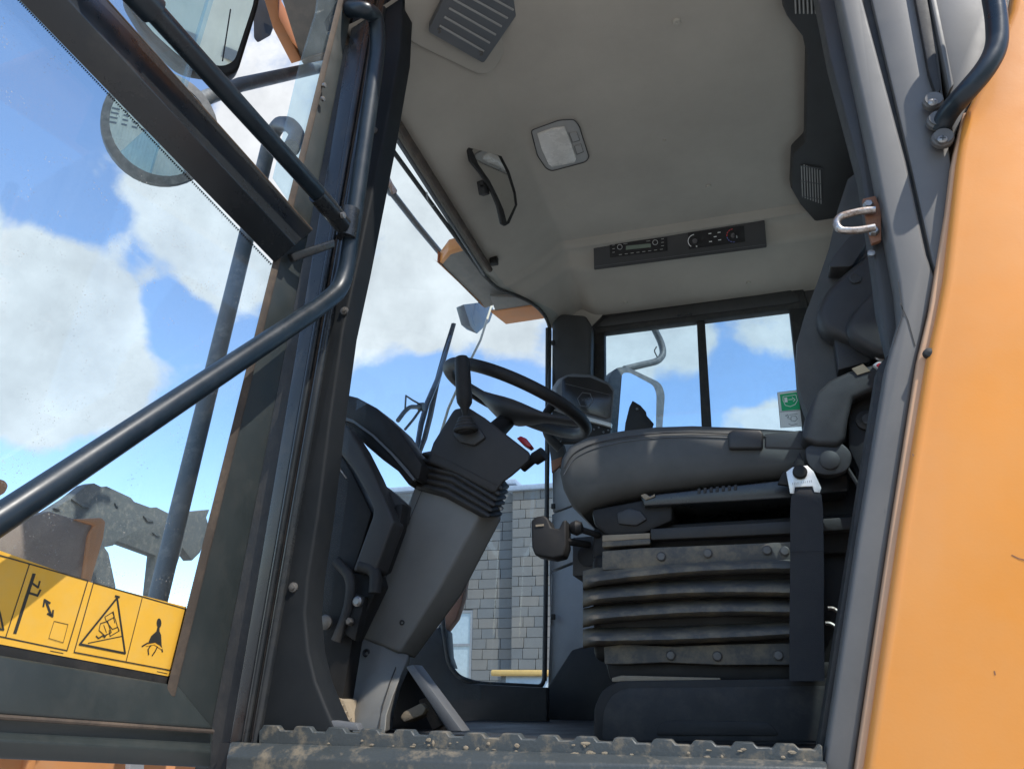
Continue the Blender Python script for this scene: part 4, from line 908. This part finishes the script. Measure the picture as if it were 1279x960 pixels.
rings = [[at(*l, Y=SY-.056-.004*math.sin(i)), at(*r, Y=SY-.056-.004*math.sin(i)), at(*r, Y=SY-.052-.004*math.sin(i)), at(*l, Y=SY-.052-.004*math.sin(i))] for i, (l, r) in enumerate(bpts)]
b.loft(rings); b.build('seat_belt', 'belt', ST, smooth=30)
b = MB(); b.strokes(P([(987,689),(1029,688)], Y=SY-.062), .0012, -YV); b.build('belt_stitch', 'deep_black', ST)
# seat pan, rails
b = MB(); b.loft([P([(800,617),(800,636),(790,640),(790,622)], Y=SY+.02), P([(986,595),(986,622),(986,626),(986,600)], Y=SY+.02)], bevel=0)
b.bm.free()
b = MB(); b.prism(P([(800,619),(986,598),(1060,592),(1060,612),(986,622),(804,632)], Y=SY+.012), (0,.45,0), bevel=.004, seg=3); pan = b.build('seat_pan', 'black_steel', ST)
for k in range(7):
    b = MB(); x = 873+k*7.6; y = 613-k*.75; b.prism(P([(x-2,y-3.4),(x+2,y-3.8),(x+2,y+3),(x-2,y+3.4)], Y=SY+.0105), (0,.01,0), bevel=.001); b.build('pan_slot', 'rubber', pan)
b = MB(); b.prism(P([(738,636),(800,624),(840,622),(840,650),(800,668),(760,672),(742,655)], Y=SY+.03), (0,.42,0), bevel=.008); b.build('front_mount', 'deep_black', ST)
b = MB(); b.prism(P([(770,640),(786,634),(800,638),(808,648),(795,656),(772,654)], Y=SY+.022), (0,.02,0), bevel=.003); b.build('height_lever', 'vinyl_dk', ST)
b = MB(); b.prism(P([(800,618),(806,616),(812,620),(818,616),(818,620),(806,624)], Y=SY+.008), (0,.006,0), bevel=.001); b.build('torn_foam', 'dirt', ST)
b = MB(); b.prism(P([(740,660),(1076,640),(1076,690),(740,700)], Y=SY+.06), (0,.36,0), bevel=.006); b.build('slide_frame', 'deep_black', ST)
b = MB(); b.prism(P([(812,660),(988,650),(1076,644),(1076,660),(988,666),(813,674)], Y=SY+.01), (0,.03,0), bevel=.003); b.build('slide_rail', 'gaiter', ST)
b = MB(); b.prism(P([(752,668),(812,665),(812,672),(752,676)], Y=SY+.012), (0,.03,0), bevel=.002); b.build('slide_rail', 'dirt', ST)
b = MB(); b.prism(P([(752,676),(812,672),(812,679),(752,683)], Y=SY+.011), (0,.03,0), bevel=.002); b.build('slide_rail', 'bellows', ST)
# suspension: clamp plates, four bellows folds
def plate(pts, name='clamp_plate'):
    b = MB(); b.prism(P(pts, Y=SY+.0), (0,.014,0), bevel=.003); return b.build(name, 'bellows', ST)
pl1 = plate([(752,688),(800,684),(900,680),(990,676),(1000,676),(1000,699),(990,701),(900,704),(800,709),(752,712)])
pl2 = plate([(754,807),(780,804),(840,807),(910,804),(1000,802),(1000,830),(900,830),(830,827),(780,829),(755,829)])
for pl_, qs in ((pl1, ((884,691),(958,687),(980,688),(826,695))), (pl2, ((838,818),(896,819),(972,818)))):
    for q in qs:
        b = MB(); b.lathe([(.0095,0),(.0095,-.003),(.007,-.0055),(.001,-.006)], at(*q, Y=SY-.0), YV, 16); b.build('bolt', 'dark_bolt', pl_)
b = MB(); b.prism(P([(738,690),(1004,684),(1006,825),(740,826)], Y=SY+.032), (0,.36,0), bevel=.02, seg=3); b.build('bellows_core', 'deep_black', ST)
rng_f = random.Random(5)
for k, (yl, yr) in enumerate(((720,702),(742,733),(767,757),(793,783))):
    b = MB(); s0 = .52
    def fold(t, k=k, yl=yl, yr=yr):
        x = lerp(728, 1006, t)
        y = lerp(yl, yr, t) - (5*math.sin(math.pi*t) if k < 3 else -2*math.sin(math.pi*t)) + (8*(1-t/.06) if t < .06 else 0)*.35
        return x, y
    rings = []
    for i in range(31):
        t = i/30.; x, y = fold(t); e_ = min(t/.07, 1); tap = math.sqrt(max(1-(1-e_)**2, .02))
        sag = rng_f.uniform(-.5,.5)
        o_ = lambda dy, dp: at(x, y+dy+sag*.5, Y=SY+.035-dp*(.45+.55*tap))
        rings.append([o_(-10,0), o_(-5,.028), o_(0,.055), o_(3,.064), o_(7,.066), o_(10,.058), o_(12.5,.035), o_(14,.0), o_(14,-.03), o_(-10,-.03)])
    b.loft(rings); b.build('bellows_fold', 'bellows', ST, smooth=50)
# front bracket, adjuster lever and knob
b = MB(); b.prism(P([(715,671),(752,668),(752,712),(742,718),(715,719)], Y=SY+.10), (0,.20,0), bevel=.003); fb = b.build('front_bracket', 'plastic', ST)
b = MB(); b.lathe([(.024,.0),(.024,-.004),(.001,-.005)], at(735,694,Y=SY+.10), YV, 20); b.build('bracket_hole', 'deep_black', fb)
b = MB(); b.lathe([(.0,-.016),(.012,-.012),(.017,0),(.012,.012),(.0,.016)], at(720,659,Y=SY+.02), XV, 16); b.tube([at(722,660,Y=SY+.02), at(748,668,Y=SY+.06)], .007, 8); b.build('weight_knob', 'deep_black', ST)
cup = [(663,650),(668,645),(679,643),(684,647),(688,658),(698,660),(702,650),(707,648),(707,682),(703,694),(690,697),(668,693),(664,683)]
b = MB(); b.prism(P(cup, Y=SY-.02), (0,.05,0), bevel=.007, seg=3); b.mi = 1; b.prism(P([(669,655),(679,654),(679,656.5),(669,657.5)], Y=SY-.022), (0,.004,0)); b.build('slide_handle', ['deep_black','dirt'], ST)
b = MB(); b.tube([at(704,675,Y=SY-.0), at(735,680,Y=SY+.08)], .008, 8); b.build('handle_bar', 'deep_black', ST)
# pedestal below the bellows
b = MB(); b.prism(fillet(P([(741,930),(742,884),(752,862),(772,850),(1060,846),(1060,930)], Y=SY-.02), .01, 3, True), (0,.5,0), bevel=.012, seg=4); ped_ = b.build('seat_pedestal', 'deep_black', ST)
b = MB(); b.prism(fillet(P([(752,925),(754,886),(764,868),(780,859),(1055,856),(1055,925)], Y=SY-.0215), .012, 4, True), (0,.004,0), bevel=.001); b.build('pedestal_recess', 'rubber', ped_)
b = MB(); b.prism(fillet(P([(818,918),(826,902),(840,899),(960,901),(975,918)], Y=SY-.024), .01, 4, True), (0,.004,0), bevel=.001); b.build('pedestal_pad', 'deep_black', ped_)
b = MB(); b.prism(P([(764,846),(776,843),(900,846),(900,850),(764,851)], Y=SY-.0), (0,.02,0), bevel=.002); b.build('pedestal_rim', 'dirt', ped_)
b = MB(); b.prism(P([(756,826),(1060,826),(1060,850),(762,850)], Y=SY+.03), (0,.4,0), bevel=.006); b.build('suspension_base', 'deep_black', ST)
b = MB(); b.prism(P([(1020,600),(1120,600),(1120,860),(1020,860)], Y=SY+.09), (0,.35,0), bevel=.006); b.build('rear_mount', 'deep_black', ST)
for (x, y) in ((1040,760),(1037,779)):
    b = MB(); b.tube(P([(x-6,y-1),(x,y-1),(x+6,y+3)], Y=SY+.06), .004, 8, bend=.006); b.build('spring_end', 'chrome', ST)
# joystick on the far armrest, black, above the cushion
JS = thing('joystick', 'small black joystick head showing above the seat cushion by the right mirror', 'joystick', at(800,560,Y=1.301))
b = MB(); b.loft([P([(779,545),(781,528),(786,508),(790,500),(800,506),(807,514),(808,519),(817,529),(812,545)], Y=1.267), P([(781,545),(783,528),(788,510),(792,503),(800,509),(806,516),(807,520),(814,530),(810,545)], Y=1.324)], bevel=.003); b.build('grip', 'deep_black', JS)
b = MB(); b.tube(P([(796,526),(794,560),(794,600)], Y=1.301), .014, 10); b.build('stem', 'rubber', JS)
b = MB(); b.lathe([(.005,0),(.005,-.006),(.001,-.007)], at(796,511,Y=1.266), YV, 10); b.build('button', 'plastic_lt', JS)

# ------------------------------------------------------------------ outside fittings
WP = thing('windshield_wiper', 'black wiper parked upright on the outside of the windshield', 'wiper', at(520,568,X=-1.06))
b = MB(); b.tube(P([(519,570),(526,530),(533,505),(548,470),(557,440),(563,420)], X=-1.06), [.009,.011,.011,.010,.009,.006], 8); b.build('wiper_arm', 'lamp_blue', WP)
b = MB(); b.prism(P([(526,568),(534,548),(541,520),(549,480),(560,440),(570,404),(567,403),(556,438),(545,478),(537,520),(530,548),(523,566)], X=-1.077), (-.012,0,0), bevel=.002); b.build('wiper_blade', 'rubber', WP)
b = MB(); b.tube(P([(497,525),(505,514),(512,508),(526,508)], X=-1.05), .008, 8, bend=.02); b.tube(P([(506,510),(507,494),(516,500),(527,506)], X=-1.05), .0035, 8); b.tube(P([(506,536),(516,524),(526,510)], X=-1.05), .005, 8); b.lathe([(.016,-.01),(.016,.01)], at(526,508,X=-1.05), XV, 12); b.build('wiper_linkage', 'tube_grey', WP)
WH = thing('whip_rod', 'thin cream marker rod standing outside the windshield behind the steering wheel', 'rod', at(545,560,X=-1.3))
b = MB(); b.tube(P([(617,372),(600,425),(585,455)], X=-1.0), .0055, 10); b.tube(P([(585,455),(560,510),(545,560),(535,640)], X=-1.0), .0055, 10); b.build('rod', 'rod', WH)
RD = thing('marker_arm', 'slim grey arm with a chrome tip outside the windshield top', 'arm', at(520,280,X=-1.05))
b = MB(); b.tube(P([(478,226),(520,280),(560,328)], X=-1.04), .0125, 12); b.build('arm_tube', 'lamp_blue', RD)
b = MB(); b.tube(P([(474,216),(490,240)], X=-1.04), .019, 12); b.mi = 1; b.prism(P([(481,218),(486,219),(496,240),(490,243)], X=-1.019), (-.004,0,0), bevel=.001); b.build('arm_tip', ['lamp_blue','chrome'], RD)
# round mirror, left front
RM = thing('round_mirror', 'round convex mirror with a grey rim seen through the door glass', 'mirror', at(199,160,X=-1.05))
mc = at(199,160,X=-1.05)
def face_normal(c, to):                # mirror that shows 'to' when looked at from the open door
    return ((EYE-c).normalized()+V(to).normalized()).normalized()
rmn = face_normal(mc, (.75,-.62,.20))
Pr = plane_at(mc, rmn)
def ell(cx, cy, a, b_, rot, n=40): 
    c_, s_ = math.cos(rot), math.sin(rot)
    return [(cx+a*math.cos(t)*c_-b_*math.sin(t)*s_, cy+a*math.cos(t)*s_+b_*math.sin(t)*c_) for t in [2*math.pi*k/n for k in range(n)]]
out_ = [Pr(x, y) for x, y in ell(199,160,77,68,math.radians(38))]
in_ = [Pr(x, y, .004) for x, y in ell(200,159,67,58,math.radians(38))]
b = MB(); b.loft([[p-rmn*.02 for p in in_], [p-rmn*.012 for p in out_], [p+rmn*.004 for p in out_], [p+rmn*.003 for p in in_], [p-rmn*.004 for p in in_]], cap=False); b.poly([p-rmn*.02 for p in in_]); b.build('rim', 'mirror_shell', RM, smooth=50)
def domed(ring, nrm, h, n=8):
    c_ = sum(ring, V())/len(ring); return [[c_+(p-c_)*max(1-k/n, .002)+nrm*h*(1-(1-k/n)**2) for p in ring] for k in range(n+1)]
b = MB(); b.loft(domed([p+rmn*.001 for p in in_], rmn, .007), cap=False); b.build('mirror_glass', 'mirror', RM, smooth=80)
# square mirror, top left
SM = thing('square_mirror', 'large rounded square mirror in a black shell, above the round mirror', 'mirror', at(270,40,X=-1.06))
sc_ = at(265,20,X=-1.06); smn = face_normal(sc_, (.75,-.62,.25)); Ps = plane_at(sc_, smn)
so = fillet([Ps(x, y) for x, y in ((150,-10),(190,-60),(325,-60),(325,0),(298,88),(285,95),(225,85),(180,40))], .03, 6, True)
si = fillet([Ps(x, y, .002) for x, y in ((156,-10),(195,-60),(318,-60),(318,0),(293,76),(280,83),(230,76),(186,36))], .028, 6, True)
b = MB(); b.loft([so, [p-smn*.05 for p in so]], bevel=.008, seg=3); b.build('shell', 'deep_black', SM)
b = MB(); b.prism(si, -smn*.003); b.build('mirror_glass', 'mirror', SM)
b = MB(); b.strokes([Ps(288,12,.003), Ps(278,76,.003)], .003, smn); b.build('glass_split', 'rubber', SM)
# right mirror beyond the far window
RT = thing('side_mirror', 'wide grey mirror on a bent arm outside the far side window', 'mirror', at(795,500,Y=1.9))
tc_ = at(795,500,Y=1.9); tn = face_normal(tc_, (.85,.15,.50)); Pt = plane_at(tc_, tn)
ro = fillet([Pt(x, y) for x, y in ((761,545),(760,472),(769,459),(782,457),(826,478),(831,492),(827,545))], .03, 5, True)
ri = fillet([Pt(x, y, .003) for x, y in ((771,543),(777,466),(786,465),(816,481),(820,492),(819,543))], .02, 5, True)
b = MB(); b.loft([ro, [p-tn*.05 for p in ro]], bevel=.01, seg=3); b.build('shell', 'mirror_shell', RT)
b = MB(); b.prism(ri, -tn*.002); b.build('mirror_glass', 'mirror', RT)
b = MB(); b.tube([Pt(780,461,-.02), Pt(800,456,-.01), Pt(822,451,0), Pt(829,442,0), Pt(826,428,0), Pt(813,402,0), Pt(800,370,0)], .016, 12, bend=.05); b.build('mirror_arm', 'mirror_shell', RT)
b = MB(); b.tube([Pt(821,446,.018), Pt(817,438,.018), Pt(820,433,.018)], .003, 6, bend=.01); b.build('arm_cable', 'rubber', RT)

# ------------------------------------------------------------------ stone building behind
M['stone_a'] = mat('pale grey stone', (.15,.148,.14), .9, dust=.5, dustcol=(.17,.165,.152), dscale=1.2, bump=.5, bscale=14)
M['stone_b'] = mat('blue grey stone', (.135,.138,.136), .9, dust=.5, dustcol=(.155,.155,.148), dscale=1.2, bump=.5, bscale=14)
M['stone_c'] = mat('warm buff stone', (.17,.158,.14), .9, dust=.5, dustcol=(.185,.175,.158), dscale=1.2, bump=.5, bscale=14)
M['mortar'] = mat('grey mortar', (.19,.187,.178), .95, bump=.3, bscale=30)
M['house_frame'] = mat('grey window frame', (.22,.225,.23), .5, bump=0)
M['coping'] = mat('blue grey coping', (.30,.35,.42), .6, bump=.1)
BY = 26.0
BG = thing('stone_building', 'tall building of grey stone blocks seen through the lower windshield', 'building', (at(640,800,Y=BY).x, BY, GZ))
pr = at(641,612,Y=BY); xr = at(690,700,Y=BY).x+6; ztop = at(660,613,Y=BY).z; xl = at(500,700,Y=BY+.35).x-8
ztl = at(620,607,Y=BY+.35).z
MB().box(((pr.x+xr)/2, BY+2.0, (GZ+ztop)/2), (xr-pr.x, 4.0, ztop-GZ)).build('wall', 'mortar', BG)
wl_ = MB(); wl_.box(((xl+pr.x)/2, BY+2.4, (GZ+ztl)/2), (pr.x-xl, 4.0, ztl-GZ)); wl_.build('wall', 'mortar', BG)
MB().box(((pr.x+xr)/2, BY+1.9, ztop+.10), (xr-pr.x+.3, 4.3, .20), bevel=.02).build('coping', 'coping', BG)
MB().box(((xl+pr.x)/2, BY+2.3, ztl+.10), (pr.x-xl+.1, 4.3, .20), bevel=.02).build('coping', 'coping', BG)
# window of the left wall
w0, w1 = at(553,764,Y=BY+.35), at(587,852,Y=BY+.35)
zt_, zb_ = w0.z, w1.z-1.0
MB().box(((w0.x+w1.x)/2, BY+.395, (zt_+zb_)/2), (w1.x-w0.x, .02, zt_-zb_)).build('window', 'house_frame', BG)
win = bpy.data.objects['window']
fw = .09
for nm, c_, s_ in (('frame', ((w0.x+w1.x)/2, BY+.375, zt_), (w1.x-w0.x+fw, .10, fw)), ('frame', (w0.x, BY+.372, (zt_+zb_)/2), (fw, .10, zt_-zb_)), ('frame', (w1.x, BY+.372, (zt_+zb_)/2), (fw, .10, zt_-zb_)),
                   ('transom', ((w0.x+w1.x)/2, BY+.376, at(570,805,Y=BY+.35).z), (w1.x-w0.x, .09, fw))):
    MB().box(c_, s_).build(nm, 'house_frame', win)
MB().box(((w0.x+w1.x)/2, BY+.380, (zt_+zb_)/2), (w1.x-w0.x-.05, .005, zt_-zb_-.05)).build('pane', 'house_glass', win)
# blocks: a few shared meshes, one object each
rng = random.Random(11); protos = []
for k in range(12):
    w_ = rng.uniform(.40,.68); b = MB(); b.box((0,0,0), (1.0,.10,1.0), bevel=.014, seg=1)
    o = b.build('stone_block', ('stone_a','stone_b','stone_a','stone_c')[k % 4], BG); protos.append(o)
used = set(); nb = 0
ch = .36
def block(x, y, z, w_, h):
    global nb
    i = rng.randrange(len(protos)); pr_ = protos[i]
    if i not in used: used.add(i); o = pr_
    else: o = pr_.copy(); COL.objects.link(o)
    o.scale = (w_, 1, h); place(o, (x, y, z), BG); nb += 1
zlow = at(640,862,Y=BY).z
z = ztop-ch/2; rown = 0
while z > zlow-ch:
    h = ch*.962
    x = pr.x + (0 if rown % 2 else -.0)
    first = True
    while x < at(684,700,Y=BY).x+.2:
        w_ = rng.uniform(.42,.80)*(.6 if first and rown % 2 else 1); first = False
        block(x+w_/2, BY-.045+rng.uniform(-.008,.008), z, w_-.014, h); x += w_
    x = pr.x-.02
    xlim = at(545,700,Y=BY+.35).x
    # column hides the upper left: only what can be seen
    pyz = None
    while x > xlim:
        w_ = rng.uniform(.42,.80)
        a, c_ = x-w_, x
        q = lambda X: 0
        inwin = (c_ > w0.x-.1 and a < w1.x+fw*.5 and z < zt_+.02 and z > zb_)
        if inwin:
            if c_ <= w1.x+fw: break
            a = max(a, w1.x+fw*.5); w_ = c_-a
            if w_ > .1: block(a+w_/2, BY+.355+rng.uniform(-.008,.008), z, w_-.014, h)
            break
        if a > at(lerp(640,545,(at(640,620,Y=BY).z-z)/(at(640,620,Y=BY).z-at(640,800,Y=BY).z)), 700, Y=BY+.35).x-.9:
            if z < ztl: block(a+w_/2, BY+.355+rng.uniform(-.008,.008), z, w_-.014, h)
        x -= w_
    z -= ch; rown += 1
for i, o in enumerate(protos):
    if i not in used: bpy.data.objects.remove(o)
print('blocks', nb)
# parked machine: only its yellow cab roof and window show above the sill
PM = thing('parked_machine', 'far machine showing only its yellow cab roof above the windshield bottom', 'machine', (at(645,850,Y=15).x, 15, GZ))
ra, rb = at(616,840,Y=15), at(690,838,Y=15)
MB().box(((ra.x+rb.x)/2, 15.6, ra.z), (rb.x-ra.x, 1.6, .12), bevel=.04, seg=3).build('cab_roof', 'yellow_cab', PM)
MB().box(((ra.x+rb.x)/2+.1, 15.6, ra.z-.40), (rb.x-ra.x-.35, 1.3, .70), bevel=.04).build('cab_window', 'house_glass', PM)
MB().box((ra.x+.24, 15.0, ra.z-.40), (.12, .1, .70), bevel=.02).build('cab_post', 'mirror_shell', PM)
MB().box(((ra.x+rb.x)/2+.1, 15.7, (ra.z-.75+GZ+.8)/2), (rb.x-ra.x-.2, 1.5, ra.z-.75-GZ-.8), bevel=.05).build('body', 'yellow_cab', PM)
for k in (-.5, .5):
    b = MB(); b.lathe([(.3,-.2),(.55,-.22),(.6,-.12),(.6,.12),(.55,.22),(.3,.2)], ((ra.x+rb.x)/2+k*1.2, 15.1, GZ+.6), YV, 28); b.build('wheel', 'rubber', PM)
# cream warehouse behind the photographer: shows in the two left mirrors
M['cream'] = mat('cream corrugated sheet', (.80,.76,.62), .6, dust=.2, dustcol=(.5,.48,.4), dscale=.6, bump=.05)
wd = V((.75,-.62,0)).normalized(); wt_ = V((-wd.y, wd.x, 0)); wcn = wd*24
WHS = thing('warehouse', 'cream corrugated warehouse wall reflected in the round mirror', 'warehouse', (wcn.x, wcn.y, GZ))
b = MB(); n_c = 320
b.loft([[wcn+wt_*(-22+44*k/n_c)+wd*(.05*math.sin(k*math.pi*.5+.8)) + V((0,0,z-0)) for k in range(n_c+1)] for z in (GZ, GZ+13)], cap=False, closed=False)
wal = b.build('wall', 'cream', WHS, smooth=0)
for i in range(9):
    for j in range(4):
        c_ = wcn+wt_*(-10+i*1.7)-wd*.07+V((0,0,GZ+6.2+j*.8)); b = MB(); b.box(c_, (.02+.0,.9,.35), rot=Matrix((wd, wt_, ZV)).transposed()); b.build('window', 'house_frame', WHS)
b = MB(); b.box(wcn+wt_*6-wd*.1+V((0,0,GZ+1.6)), (.06,3.4,3.2), rot=Matrix((wd, wt_, ZV)).transposed()); b.build('door', 'house_frame', WHS)
